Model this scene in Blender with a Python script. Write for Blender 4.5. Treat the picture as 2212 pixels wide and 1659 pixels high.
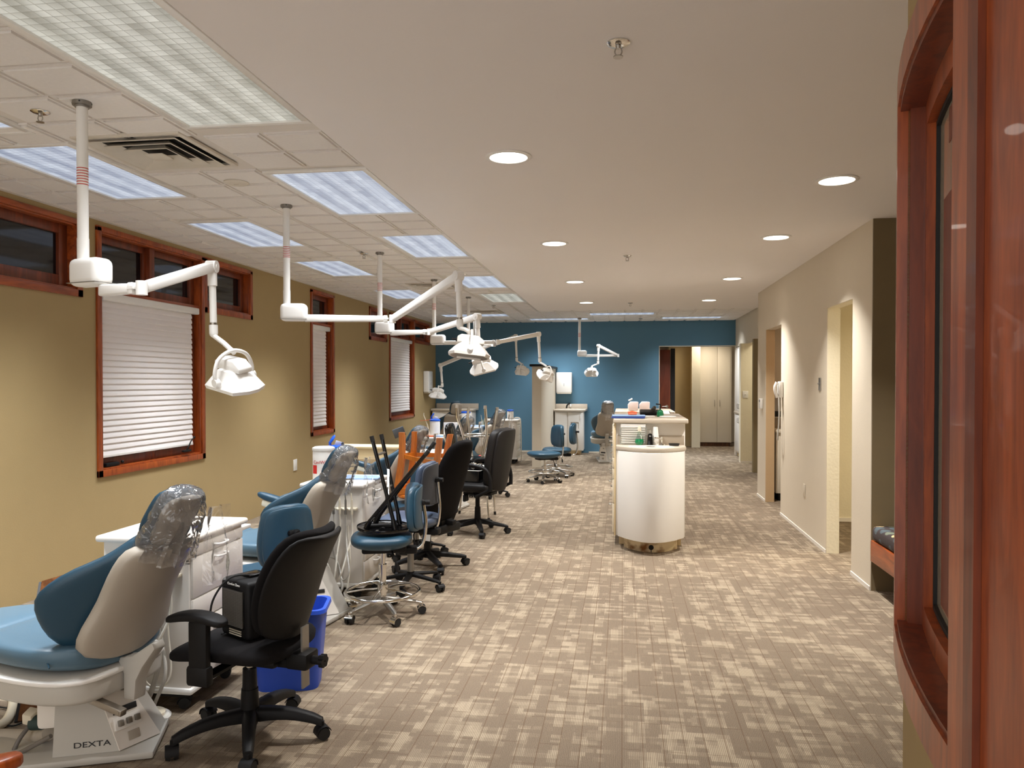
import bpy, bmesh, math, random
from math import radians, sin, cos, pi, tan, atan2, sqrt
from mathutils import Vector, Matrix, Euler
random.seed(7)
S = bpy.context.scene
COL = S.collection
for o in list(bpy.data.objects):
    bpy.data.objects.remove(o, do_unlink=True)

# ------------------------------------------------------------------ camera
YAW, PITCH, FPX, CAMZ = radians(8.29), radians(-0.8), 1640.0, 1.5
cam_data = bpy.data.cameras.new('camera')
cam_data.sensor_width = 36.0
cam_data.lens = FPX / 2212 * 36.0
cam_data.shift_y = 17.4 / 2212
cam_data.clip_start = 0.05
camera = bpy.data.objects.new('camera', cam_data)
camera.location = (0, 0, CAMZ)
camera.rotation_euler = (radians(90) + PITCH, 0, YAW)
COL.objects.link(camera)
S.camera = camera

# ------------------------------------------------------------------ world, colour management
world = bpy.data.worlds.new('world')
S.world = world
world.use_nodes = True
wb = world.node_tree.nodes['Background']
wb.inputs[0].default_value = (1.0, 0.975, 0.94, 1)
wb.inputs[1].default_value = 1.15
S.view_settings.view_transform = 'Standard'
S.view_settings.look = 'None'
S.view_settings.exposure = 0.48
S.view_settings.gamma = 1.0
S.view_settings.use_curve_mapping = False

# ------------------------------------------------------------------ large area lights (the luminous fields of the troffers and cans)
ZT, ZG = 2.76, 2.66                       # acoustic tile height, plaster height
GX = -1.38                                # edge of the plaster ceiling
GY = 12.42                                # far edge of the plaster ceiling
#            x0     y0     x1     y1   tint  lens brightness
TROFFERS = [(-2.14, 2.10, -1.49, 3.51, 'green', .62),
            (-2.14, 4.30, -1.49, 5.51, 'blue', .80),
            (-2.10, 6.28, -1.49, 7.50, 'blue', .80),
            (-2.08, 8.84, -1.49, 10.05, 'blue', .85),
            (-2.06, 10.66, -1.49, 11.93, 'green', .80),
            (-3.55, 2.25, -2.93, 3.46, 'blue', .85),
            (-3.47, 3.62, -2.88, 4.82, 'blue', .95),
            (-3.45, 5.55, -2.86, 6.70, 'blue', .75),
            (-3.43, 7.46, -2.86, 8.68, 'blue', .80),
            (-3.42, 10.02, -2.84, 11.20, 'blue', .95),
            (-3.42, 13.85, -2.12, 14.45, 'blue', 1.2),
            (-1.94, 15.0, -0.66, 15.5, 'blue', 1.0),
            (-0.66, 13.95, 0.60, 14.5, 'blue', 1.0),
            (0.74, 15.0, 2.02, 15.5, 'blue', 1.0)]
CANS = [(-.585, 3.89), (-.57, 6.37), (-.55, 8.85), (-.53, 11.2),
        (1.217, 4.61), (1.217, 6.36), (1.217, 8.83), (1.215, 11.12)]
P_TROF, P_CAN = 16.0, 18.0
def area_light(name, loc, sx, sy, power, col, spread, shape='RECTANGLE'):
    d = bpy.data.lights.new(name, 'AREA')
    d.shape = shape; d.size = sx
    if shape == 'RECTANGLE': d.size_y = sy
    d.energy = power; d.color = col; d.spread = radians(spread)
    o = bpy.data.objects.new(name, d); o.location = loc
    COL.objects.link(o)
    return o
for (x0, y0, x1, y1, tint, b) in TROFFERS:
    k = 1.0
    sp = 100
    if x0 < -2.8 and y0 < 12: k, sp = 1.25, 80
    if y0 > 12: k, sp = 1.5, 108
    area_light('troffer_lamp', ((x0+x1)/2, (y0+y1)/2, ZT-.03), x1-x0-.12, y1-y0-.12, P_TROF*k,
               (.92, .96, 1.0), sp)
for (x, y) in CANS:
    area_light('downlight_lamp', (x, y, ZG-.015), .13, .13, P_CAN, (1, .97, .93), 98, 'DISK')
# lamps of the neighbouring rooms
area_light('side_room_lamp', (3.3, 6.6, 2.5), .6, .6, 30, (1, .88, .66), 160)
area_light('corridor_lamp', (1.9, 17.3, 2.55), .4, .4, 11, (1, .88, .72), 150)
area_light('utility_room_lamp', (2.6, 9.3, 2.55), .3, .3, 3, (1, .72, .5), 150)
area_light('inner_room_fill', (1.16, 1.43, 2.45), .3, .3, 7, (1, .95, .88), 160)  # unseen lamp added to brighten the inner wall
area_light('far_room_lamp', (3.0, 13.9, 2.55), .5, .5, 12, (1, .9, .7), 150)
# unseen fill lamps added behind the camera to brighten the near room
for (x, y) in [(-2.9, .2), (-1.2, -.6), (.5, -.6)]:
    area_light('rear_fill_lamp', (x, y, 2.62), .55, 1.15, 6, (1, .99, .97), 120)

# ------------------------------------------------------------------ pixel -> point helper (used for measured positions)
_f = Vector((-sin(YAW)*cos(PITCH), cos(YAW)*cos(PITCH), sin(PITCH)))
_r = Vector((cos(YAW), sin(YAW), 0)); _u = _r.cross(_f)
def at(px, py, X=None, Y=None, Z=None):
    v = _f + _r*((px-1106)/FPX) + _u*((846.9-py)/FPX)
    t = X/v.x if X is not None else Y/v.y if Y is not None else (Z-CAMZ)/v.z
    return Vector((0, 0, CAMZ)) + v*t

# ------------------------------------------------------------------ materials
def srgb(r, g, b):
    f = lambda c: (c/255/12.92) if c/255 <= .04045 else ((c/255+.055)/1.055)**2.4
    return (f(r), f(g), f(b), 1)
def _new(name):
    m = bpy.data.materials.new(name); m.use_nodes = True
    return m, m.node_tree.nodes, m.node_tree.links, m.node_tree.nodes['Principled BSDF']
def M(name, col, rough=.5, metal=0., var=.06, scale=6., bump=0., bscale=200., spec=.5, coat=0.):
    """plain procedural material: slow colour variation and a fine bump"""
    m, N, L, p = _new(name)
    tc = N.new('ShaderNodeTexCoord'); no = N.new('ShaderNodeTexNoise')
    no.inputs['Scale'].default_value = scale; no.inputs['Detail'].default_value = 4
    L.new(tc.outputs['Object'], no.inputs['Vector'])
    mx = N.new('ShaderNodeMix'); mx.data_type = 'RGBA'
    c = srgb(*col)
    mx.inputs[6].default_value = tuple(max(0, x*(1-var)) for x in c[:3])+(1,)
    mx.inputs[7].default_value = tuple(min(1, x*(1+var)) for x in c[:3])+(1,)
    L.new(no.outputs['Fac'], mx.inputs[0]); L.new(mx.outputs[2], p.inputs['Base Color'])
    p.inputs['Roughness'].default_value = rough; p.inputs['Metallic'].default_value = metal
    p.inputs['Specular IOR Level'].default_value = spec
    p.inputs['Coat Weight'].default_value = coat
    if bump:
        n2 = N.new('ShaderNodeTexNoise'); n2.inputs['Scale'].default_value = bscale
        n2.inputs['Detail'].default_value = 3
        L.new(tc.outputs['Object'], n2.inputs['Vector'])
        b = N.new('ShaderNodeBump'); b.inputs['Strength'].default_value = bump
        b.inputs['Distance'].default_value = .003
        L.new(n2.outputs['Fac'], b.inputs['Height']); L.new(b.outputs['Normal'], p.inputs['Normal'])
    return m
def wood(name, c1, c2, rough=.35, axis=2, scale=9, coat=.15):
    m, N, L, p = _new(name)
    tc = N.new('ShaderNodeTexCoord'); mp = N.new('ShaderNodeMapping')
    sc = [scale*1.0]*3; sc[axis] = scale*.12
    mp.inputs['Scale'].default_value = sc
    L.new(tc.outputs['Object'], mp.inputs['Vector'])
    n1 = N.new('ShaderNodeTexNoise'); n1.inputs['Scale'].default_value = 2.2
    n1.inputs['Detail'].default_value = 8; n1.inputs['Distortion'].default_value = 1.2
    L.new(mp.outputs['Vector'], n1.inputs['Vector'])
    n2 = N.new('ShaderNodeTexNoise'); n2.inputs['Scale'].default_value = 14
    n2.inputs['Detail'].default_value = 6
    L.new(mp.outputs['Vector'], n2.inputs['Vector'])
    ad = N.new('ShaderNodeMath'); ad.operation = 'MULTIPLY_ADD'; ad.inputs[1].default_value = .35
    L.new(n2.outputs['Fac'], ad.inputs[0]); L.new(n1.outputs['Fac'], ad.inputs[2])
    cr = N.new('ShaderNodeValToRGB')
    cr.color_ramp.elements[0].position = .45; cr.color_ramp.elements[0].color = srgb(*c1)
    cr.color_ramp.elements[1].position = .9; cr.color_ramp.elements[1].color = srgb(*c2)
    L.new(ad.outputs[0], cr.inputs[0]); L.new(cr.outputs[0], p.inputs['Base Color'])
    p.inputs['Roughness'].default_value = rough; p.inputs['Coat Weight'].default_value = coat
    return m
def emis(name, col, strength):
    m, N, L, p = _new(name)
    p.inputs['Base Color'].default_value = srgb(*col)
    p.inputs['Emission Color'].default_value = srgb(*col)
    p.inputs['Emission Strength'].default_value = strength
    return m
def lens_mat(name, light, dark, strength):
    """prismatic troffer lens: a cell grid, brighter along the tubes behind it"""
    m, N, L, p = _new(name)
    tc = N.new('ShaderNodeTexCoord'); sp = N.new('ShaderNodeSeparateXYZ')
    L.new(tc.outputs['Object'], sp.inputs[0])
    def mth(op, a, b=None, c=None):
        n = N.new('ShaderNodeMath'); n.operation = op
        for i, v in enumerate((a, b, c)):
            if v is None: continue
            if isinstance(v, (int, float)): n.inputs[i].default_value = v
            else: L.new(v, n.inputs[i])
        return n.outputs[0]
    def cell(o, pitch, w):
        f = mth('FRACT', mth('DIVIDE', o, pitch))
        return mth('LESS_THAN', f, w)
    gx = cell(sp.outputs[0], .043, .09); gy = cell(sp.outputs[1], .043, .09)
    g = mth('MAXIMUM', gx, gy)
    fx = mth('FRACT', mth('DIVIDE', sp.outputs[0], .043)); fy = mth('FRACT', mth('DIVIDE', sp.outputs[1], .043))
    shade = mth('MULTIPLY', mth('ADD', fx, fy), .5)
    tube = mth('SINE', mth('MULTIPLY', sp.outputs[0], 2*pi/.155))
    vo = N.new('ShaderNodeTexWhiteNoise')
    cv = N.new('ShaderNodeCombineXYZ')
    L.new(mth('FLOOR', mth('DIVIDE', sp.outputs[0], .043)), cv.inputs[0])
    L.new(mth('FLOOR', mth('DIVIDE', sp.outputs[1], .086)), cv.inputs[1])
    L.new(cv.outputs[0], vo.inputs['Vector'])
    s = mth('ADD', mth('ADD', mth('MULTIPLY', shade, .35), mth('MULTIPLY', tube, .22)), mth('MULTIPLY', vo.outputs['Value'], .28))
    s = mth('ADD', s, .32)
    s = mth('MULTIPLY', s, mth('SUBTRACT', 1.0, mth('MULTIPLY', g, .55)))
    mx = N.new('ShaderNodeMix'); mx.data_type = 'RGBA'
    mx.inputs[6].default_value = srgb(*dark); mx.inputs[7].default_value = srgb(*light)
    cl = N.new('ShaderNodeClamp'); L.new(s, cl.inputs[0])
    L.new(cl.outputs[0], mx.inputs[0])
    L.new(mx.outputs[2], p.inputs['Emission Color'])
    p.inputs['Emission Strength'].default_value = strength
    p.inputs['Base Color'].default_value = (.25, .25, .25, 1)
    p.inputs['Roughness'].default_value = .35
    return m
def plastic_film():
    """thin clear polythene"""
    m, N, L, p = _new('clear_film')
    out = N['Material Output']
    tr = N.new('ShaderNodeBsdfTransparent'); gl = N.new('ShaderNodeBsdfGlossy'); di = N.new('ShaderNodeBsdfDiffuse')
    gl.inputs['Roughness'].default_value = .12; gl.inputs['Color'].default_value = (1, 1, 1, 1)
    di.inputs['Color'].default_value = (.9, .9, .92, 1)
    fr = N.new('ShaderNodeFresnel'); fr.inputs['IOR'].default_value = 1.9
    tc = N.new('ShaderNodeTexCoord'); no = N.new('ShaderNodeTexNoise')
    no.inputs['Scale'].default_value = 13; no.inputs['Detail'].default_value = 2; no.inputs['Distortion'].default_value = 1.5
    L.new(tc.outputs['Object'], no.inputs['Vector'])
    b = N.new('ShaderNodeBump'); b.inputs['Strength'].default_value = 1; b.inputs['Distance'].default_value = .03
    L.new(no.outputs['Fac'], b.inputs['Height'])
    L.new(b.outputs['Normal'], gl.inputs['Normal']); L.new(b.outputs['Normal'], fr.inputs['Normal'])
    m1 = N.new('ShaderNodeMixShader'); m1.inputs[0].default_value = .10
    L.new(tr.outputs[0], m1.inputs[1]); L.new(di.outputs[0], m1.inputs[2])
    m2 = N.new('ShaderNodeMixShader')
    L.new(fr.outputs[0], m2.inputs[0]); L.new(m1.outputs[0], m2.inputs[1]); L.new(gl.outputs[0], m2.inputs[2])
    L.new(m2.outputs[0], out.inputs['Surface'])
    return m
def clear(name, col=(1, 1, 1, 1), fac=.12):
    m, N, L, p = _new(name)
    out = N['Material Output']
    tr = N.new('ShaderNodeBsdfTransparent'); tr.inputs[0].default_value = col
    gl = N.new('ShaderNodeBsdfGlossy'); gl.inputs['Roughness'].default_value = .05
    mx = N.new('ShaderNodeMixShader'); mx.inputs[0].default_value = fac
    L.new(tr.outputs[0], mx.inputs[1]); L.new(gl.outputs[0], mx.inputs[2]); L.new(mx.outputs[0], out.inputs['Surface'])
    return m
def carpet():
    m, N, L, p = _new('carpet')
    tc = N.new('ShaderNodeTexCoord'); sp = N.new('ShaderNodeSeparateXYZ')
    L.new(tc.outputs['Object'], sp.inputs[0])
    def brick(w, h, rot, off, seed, sq=1.0):
        mp = N.new('ShaderNodeMapping'); mp.inputs['Rotation'].default_value = (0, 0, rot)
        mp.inputs['Location'].default_value = (seed, seed*1.7, 0)
        L.new(tc.outputs['Object'], mp.inputs['Vector'])
        b = N.new('ShaderNodeTexBrick'); b.offset = off; b.squash = sq; b.squash_frequency = 3; b.offset_frequency = 2
        b.inputs['Scale'].default_value = 1; b.inputs['Mortar Size'].default_value = 0.0
        b.inputs['Brick Width'].default_value = w; b.inputs['Row Height'].default_value = h
        b.inputs['Color1'].default_value = (0, 0, 0, 1); b.inputs['Color2'].default_value = (1, 1, 1, 1)
        L.new(mp.outputs[0], b.inputs['Vector'])
        return b.outputs['Color']
    def mth(op, a, b=None):
        n = N.new('ShaderNodeMath'); n.operation = op
        for i, v in enumerate((a, b)):
            if v is None: continue
            if isinstance(v, (int, float)): n.inputs[i].default_value = v
            else: L.new(v, n.inputs[i])
        return n.outputs[0]
    def step(v, a, b2):
        n = N.new('ShaderNodeMapRange'); n.inputs[1].default_value = a; n.inputs[2].default_value = b2
        L.new(v, n.inputs[0]); return n.outputs[0]
    A = brick(.125, .088, pi/2, .37, 3.1, 1.6)          # blocks in columns along the room
    B = brick(.23, .046, pi/2, .43, 9.7, 1.7)
    C = brick(.15, .034, 0, .31, 21.7, 1.3)             # narrow blocks across the room
    D = brick(.060, .070, 0, .41, 5.3, .7)
    tot = mth('ADD', mth('ADD', mth('MULTIPLY', A, .9), mth('MULTIPLY', B, .7)), mth('ADD', mth('MULTIPLY', C, 1.0), mth('MULTIPLY', D, .5)))
    blocks = step(tot, 1.45, 2.35)
    # fine loop stripes along the room, pitch 7 mm
    st = mth('SINE', mth('MULTIPLY', sp.outputs[0], 2*pi/.0072))
    st = step(st, -.5, .6)
    lo = N.new('ShaderNodeTexNoise'); lo.inputs['Scale'].default_value = 320; lo.inputs['Detail'].default_value = 2
    L.new(tc.outputs['Object'], lo.inputs['Vector'])
    # thin dark threads along the room
    mp = N.new('ShaderNodeMapping'); mp.inputs['Scale'].default_value = (30, 1.6, 1)
    L.new(tc.outputs['Object'], mp.inputs['Vector'])
    th = N.new('ShaderNodeTexBrick'); th.offset = .41
    th.inputs['Scale'].default_value = 1; th.inputs['Brick Width'].default_value = 1.3*2.6; th.inputs['Row Height'].default_value = .55
    mp2 = N.new('ShaderNodeMapping'); L.new(tc.outputs['Object'], mp2.inputs['Vector']); mp2.inputs['Rotation'].default_value = (0, 0, pi/2)
    th.inputs['Mortar Size'].default_value = .0022; th.inputs['Brick Width'].default_value = .42; th.inputs['Row Height'].default_value = .085
    th.inputs['Color1'].default_value = (1, 1, 1, 1); th.inputs['Color2'].default_value = (1, 1, 1, 1); th.inputs['Mortar'].default_value = (0, 0, 0, 1)
    L.new(mp2.outputs[0], th.inputs['Vector'])
    base = N.new('ShaderNodeMix'); base.data_type = 'RGBA'
    base.inputs[6].default_value = srgb(104, 91, 77); base.inputs[7].default_value = srgb(139, 124, 107)
    L.new(step(lo.outputs['Fac'], .35, .65), base.inputs[0])
    mx = N.new('ShaderNodeMix'); mx.data_type = 'RGBA'
    mx.inputs[7].default_value = srgb(188, 173, 149)
    L.new(base.outputs[2], mx.inputs[6])
    L.new(mth('MULTIPLY', blocks, mth('ADD', mth('MULTIPLY', st, .62), .18)), mx.inputs[0])
    m3 = N.new('ShaderNodeMix'); m3.data_type = 'RGBA'
    m3.inputs[6].default_value = srgb(96, 74, 56)
    L.new(mx.outputs[2], m3.inputs[7]); L.new(step(th.outputs['Color'], -.9, 1), m3.inputs[0])
    L.new(m3.outputs[2], p.inputs['Base Color'])
    p.inputs['Roughness'].default_value = .95; p.inputs['Specular IOR Level'].default_value = .1
    b = N.new('ShaderNodeBump'); b.inputs['Strength'].default_value = .5; b.inputs['Distance'].default_value = .004
    L.new(mth('ADD', lo.outputs['Fac'], mth('MULTIPLY', st, .4)), b.inputs['Height']); L.new(b.outputs['Normal'], p.inputs['Normal'])
    return m

MT = dict(
 carpet=carpet(), film=plastic_film(),
 olive=M('olive_paint', (170, 147, 103), .85, var=.03, bump=.25, bscale=120),
 blue_paint=M('blue_paint', (82, 120, 142), .85, var=.03, bump=.2, bscale=120),
 cream=M('cream_paint', (214, 203, 184), .8, var=.02, bump=.25, bscale=110),
 yellow=M('pale_yellow_paint', (230, 221, 196), .8, var=.03, bump=.7, bscale=45),
 plaster=M('plaster_ceiling', (238, 233, 230), .9, var=.015, scale=2, bump=.12, bscale=90),
 tile=M('acoustic_tile', (236, 231, 226), .95, var=.05, scale=60, bump=.5, bscale=400),
 tbar=M('ceiling_grid', (222, 215, 206), .6),
 olive_shaded=M('olive_paint_shaded', (120, 104, 76), .85, bump=.2, bscale=100),  # olive wall paint with the alcove's shade put into the colour
 cherry=wood('cherry_trim', (118, 48, 14), (182, 88, 34), .34),
 cherry_y=wood('cherry_trim_level', (118, 48, 14), (182, 88, 34), .34, axis=1),
 cherry_dark=wood('cherry_dark', (88, 36, 12), (132, 58, 24), .4),
 orange_wood=wood('orange_stained_wood', (160, 82, 18), (212, 122, 38), .32),
 door_wood=wood('brown_door', (92, 36, 18), (122, 54, 30), .4, scale=4),
 panel_wood=wood('brown_panel', (60, 30, 12), (104, 62, 30), .25),
 night=M('night_glass', (14, 15, 20), .06, spec=.6, var=.2),  # darkness of the night outside is put into this pane colour
 white=M('white_enamel', (236, 233, 228), .32, var=.015),
 white_lam=M('white_laminate', (232, 226, 218), .45, var=.015),
 cabinet=M('cream_laminate', (222, 212, 192), .5, var=.02),
 edge=M('maple_edge', (222, 200, 156), .5),
 counter=M('grey_beige_counter', (196, 184, 168), .4, var=.08, scale=150),
 backsplash=M('taupe_laminate', (168, 154, 136), .5, var=.08, scale=200),
 shell=M('grey_plastic_shell', (176, 166, 152), .5, var=.03, bump=.1, bscale=300),
 enamel_grey=M('pale_grey_enamel', (190, 186, 178), .4, var=.03),
 blue=M('blue_vinyl', (36, 70, 90), .4, var=.06, scale=3, bump=.15, bscale=260),
 blue_light=M('blue_vinyl_pale', (80, 108, 126), .36, var=.08, scale=3, bump=.15, bscale=260),  # seat vinyl, paler than the chair backs
 slate=M('slate_blue_vinyl', (72, 86, 110), .4, var=.06, bump=.15, bscale=260),
 slate_back=M('slate_plastic', (70, 76, 88), .55),
 black_fab=M('black_fabric', (22, 20, 21), .95, var=.15, scale=80, bump=.4, bscale=500, spec=.2),
 black_pl=M('black_plastic', (18, 17, 18), .55, var=.1, bump=.1, bscale=300, spec=.25),
 black_gl=M('black_gloss', (16, 15, 16), .15, var=.1),
 leather=M('charcoal_leather', (28, 26, 26), .5, var=.1, bump=.35, bscale=160, spec=.35),
 rubber=M('black_rubber', (24, 24, 24), .7),
 chrome=M('chrome', (220, 218, 214), .12, 1., var=.02),
 steel=M('brushed_steel', (176, 170, 162), .35, 1., var=.04),
 dull=M('dull_aluminium', (150, 146, 140), .45, .8, var=.05),
 vent=M('vent_enamel', (214, 206, 192), .5),
 dark=M('dark_cavity', (26, 23, 20), .9),
 bin=M('blue_bin_plastic', (38, 78, 190), .42, var=.04),
 tube=M('grey_hose', (188, 184, 176), .45, var=.05),
 tube_dark=M('dark_grey_hose', (110, 104, 98), .5, var=.05),
 tube_white=M('ivory_hose', (226, 220, 206), .45),
 blue_pl=M('bright_blue_plastic', (20, 92, 214), .35),
 red=M('red_print', (206, 40, 38), .5),
 red_text=M('red_lettering', (196, 60, 56), .6),
 ink=M('black_lettering', (30, 30, 32), .5),
 paper=M('white_paper', (238, 236, 232), .8),
 pink=M('pink_paper', (240, 224, 222), .8),
 blue_paper=M('light_blue_paper', (150, 180, 222), .7),
 folder=M('blue_folder', (60, 84, 158), .5),
 green=M('green_liquid', (16, 124, 78), .15, coat=.5),
 beige_pane=M('beige_glass', (196, 180, 156), .12, var=.05, coat=.6),
 ivory=M('ivory_plastic', (226, 216, 194), .45),
 green_dark=M('dark_green_plug', (36, 56, 52), .6),
 basin=M('ivory_basin', (240, 230, 208), .25),
 orange=M('orange_print', (230, 120, 80), .6),
 clear_pl=clear('clear_plastic', (.93, .97, .95, 1), .15),
 glass=clear('window_glass', (.82, .85, .86, 1), .22),
 lens_b=lens_mat('lens_blue', (226, 238, 255), (100, 122, 160), .52),
 lens_g=lens_mat('lens_warm', (250, 250, 238), (112, 114, 100), .40),
 can_glow=emis('downlight_glow', (255, 248, 236), 5.0),
)
# blind fabric: soft horizontal folds are real geometry, the colour is plain
MT['blind'] = M('blind_fabric', (236, 230, 228), .85, var=.02)
# polka fabric of the bench
def polka():
    m, N, L, p = _new('polka_fabric')
    tc = N.new('ShaderNodeTexCoord'); v = N.new('ShaderNodeTexVoronoi'); v.inputs['Scale'].default_value = 11
    v.inputs['Randomness'].default_value = .35
    L.new(tc.outputs['Object'], v.inputs['Vector'])
    lt = N.new('ShaderNodeMath'); lt.operation = 'LESS_THAN'; lt.inputs[1].default_value = .42
    L.new(v.outputs['Distance'], lt.inputs[0])
    cr = N.new('ShaderNodeValToRGB'); cr.color_ramp.interpolation = 'CONSTANT'
    cr.color_ramp.elements[0].color = srgb(86, 98, 104); cr.color_ramp.elements[1].position = .4; cr.color_ramp.elements[1].color = srgb(120, 128, 110)
    e = cr.color_ramp.elements.new(.7); e.color = srgb(220, 190, 140)
    sp = N.new('ShaderNodeSeparateColor'); L.new(v.outputs['Color'], sp.inputs[0]); L.new(sp.outputs[0], cr.inputs[0])
    mx = N.new('ShaderNodeMix'); mx.data_type = 'RGBA'; mx.inputs[6].default_value = srgb(62, 52, 52)
    L.new(lt.outputs[0], mx.inputs[0]); L.new(cr.outputs[0], mx.inputs[7]); L.new(mx.outputs[2], p.inputs['Base Color'])
    p.inputs['Roughness'].default_value = .9
    return m
MT['polka'] = polka()
def stained():
    m, N, L, p = _new('stained_plinth')
    tc = N.new('ShaderNodeTexCoord'); mp = N.new('ShaderNodeMapping'); mp.inputs['Scale'].default_value = (4, 4, 5)
    L.new(tc.outputs['Object'], mp.inputs['Vector'])
    no = N.new('ShaderNodeTexNoise'); no.inputs['Scale'].default_value = 2.2; no.inputs['Detail'].default_value = 6
    L.new(mp.outputs[0], no.inputs['Vector'])
    cr = N.new('ShaderNodeValToRGB')
    cr.color_ramp.elements[0].position = .34; cr.color_ramp.elements[0].color = srgb(128, 82, 34)
    cr.color_ramp.elements[1].position = .56; cr.color_ramp.elements[1].color = srgb(224, 206, 168)
    L.new(no.outputs['Fac'], cr.inputs[0]); L.new(cr.outputs[0], p.inputs['Base Color'])
    p.inputs['Roughness'].default_value = .8
    return m
MT['stained'] = stained()

# ------------------------------------------------------------------ mesh builder
def V(*a): return Vector(a)
class MB:
    def __init__(s): s.bm = bmesh.new()
    def _add(s, verts, faces, T=None):
        vs = [s.bm.verts.new(T @ Vector(v) if T else Vector(v)) for v in verts]
        out = []
        for f in faces:
            try: out.append(s.bm.faces.new([vs[i] for i in f]))
            except ValueError: pass
        return vs, out
    def box(s, c, d, rot=None, bev=0, seg=2):
        t = bmesh.new(); bmesh.ops.create_cube(t, size=1)
        for v in t.verts: v.co = Vector((v.co.x*d[0], v.co.y*d[1], v.co.z*d[2]))
        if bev: bmesh.ops.bevel(t, geom=list(t.edges), offset=bev, segments=seg, profile=.5, affect='EDGES')
        R = rot if isinstance(rot, Matrix) else (Euler(rot).to_matrix() if rot else Matrix.Identity(3))
        T = Matrix.Translation(c) @ R.to_4x4()
        s._merge(t, T); return s
    def bx(s, x0, x1, y0, y1, z0, z1, bev=0, seg=2):
        return s.box(((x0+x1)/2, (y0+y1)/2, (z0+z1)/2), (abs(x1-x0), abs(y1-y0), abs(z1-z0)), None, bev, seg)
    def _merge(s, t, T):
        t.transform(T); me = bpy.data.meshes.new('tmp'); t.to_mesh(me); t.free()
        s.bm.from_mesh(me); bpy.data.meshes.remove(me)
    def beam(s, p0, p1, w, h, up=(0, 0, 1), bev=0, w1=None, h1=None):
        """rectangular bar between two points, optionally tapered"""
        p0, p1 = Vector(p0), Vector(p1); d = (p1-p0).normalized(); up = Vector(up)
        x = d.cross(up); x = x.normalized() if x.length > 1e-4 else d.cross(Vector((1, 0, 0))).normalized()
        y = x.cross(d)
        t = bmesh.new(); w1 = w if w1 is None else w1; h1 = h if h1 is None else h1
        vs = []
        for p, a, b in ((p0, w, h), (p1, w1, h1)):
            for sx, sy in ((-1, -1), (1, -1), (1, 1), (-1, 1)):
                vs.append(t.verts.new(p + x*sx*a/2 + y*sy*b/2))
        for f in ((3, 2, 1, 0), (4, 5, 6, 7), (0, 1, 5, 4), (1, 2, 6, 5), (2, 3, 7, 6), (3, 0, 4, 7)):
            t.faces.new([vs[i] for i in f])
        if bev: bmesh.ops.bevel(t, geom=list(t.edges), offset=bev, segments=2, profile=.5, affect='EDGES')
        bmesh.ops.recalc_face_normals(t, faces=list(t.faces))
        s._merge(t, Matrix.Identity(4)); return s
    def cyl(s, p0, p1, r0, r1=None, n=20, cap=True):
        r1 = r0 if r1 is None else r1
        p0, p1 = Vector(p0), Vector(p1); d = (p1-p0).normalized()
        x = d.orthogonal().normalized(); y = d.cross(x)
        A = [p0+(x*cos(2*pi*k/n)+y*sin(2*pi*k/n))*r0 for k in range(n)]
        B = [p1+(x*cos(2*pi*k/n)+y*sin(2*pi*k/n))*r1 for k in range(n)]
        F = [(k, (k+1) % n, n+(k+1) % n, n+k) for k in range(n)]
        if cap: F += [tuple(range(n-1, -1, -1)), tuple(range(n, 2*n))]
        s._add(A+B, F); return s
    def tube(s, pts, r, n=10, smooth=True, closed=False, sub=6, r1=None):
        P = [Vector(p) for p in pts]
        if smooth and len(P) > 2:
            Q = []; m = len(P); rng = range(m) if closed else range(m-1)
            for i in rng:
                a = P[(i-1) % m] if closed or i > 0 else P[0]*2-P[1]
                b = P[i]; c = P[(i+1) % m]
                d = P[(i+2) % m] if closed or i < m-2 else P[-1]*2-P[-2]
                for k in range(sub):
                    t = k/sub
                    Q.append(.5*((2*b)+(c-a)*t+(2*a-5*b+4*c-d)*t*t+(3*b-a-3*c+d)*t**3))
            if not closed: Q.append(P[-1])
            P = Q
        m = len(P); rings = []
        nrm = None
        for i in range(m):
            if closed: d = P[(i+1) % m]-P[(i-1) % m]
            else: d = (P[min(i+1, m-1)]-P[max(i-1, 0)])
            d = d.normalized() if d.length > 1e-9 else Vector((0, 0, 1))
            nrm = d.orthogonal().normalized() if nrm is None else (nrm-d*nrm.dot(d))
            nrm = nrm.normalized() if nrm.length > 1e-6 else d.orthogonal().normalized()
            y = d.cross(nrm); rr = r if r1 is None else r+(r1-r)*i/(m-1)
            rings.append([P[i]+(nrm*cos(2*pi*k/n)+y*sin(2*pi*k/n))*rr for k in range(n)])
        s.loft(rings, cap=not closed, closed=closed); return s
    def loft(s, rings, cap=True, closed=False):
        n = len(rings[0]); vs = [v for r in rings for v in r]; F = []
        m = len(rings)
        for i in range(m if closed else m-1):
            j = (i+1) % m
            for k in range(n): F.append((i*n+k, i*n+(k+1) % n, j*n+(k+1) % n, j*n+k))
        if cap: F += [tuple(range(n-1, -1, -1)), tuple((m-1)*n+k for k in range(n))]
        s._add(vs, F); return s
    def lathe(s, prof, c=(0, 0, 0), n=28, T=None):
        """prof: list of (r, z); closed at r=0 ends"""
        rings = [[Vector((r*cos(2*pi*k/n), r*sin(2*pi*k/n), z)) for k in range(n)] for r, z in prof]
        TT = Matrix.Translation(c) @ (T.to_4x4() if T else Matrix.Identity(4))
        s.loft([[TT @ v for v in r] for r in rings], cap=True); return s
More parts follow.
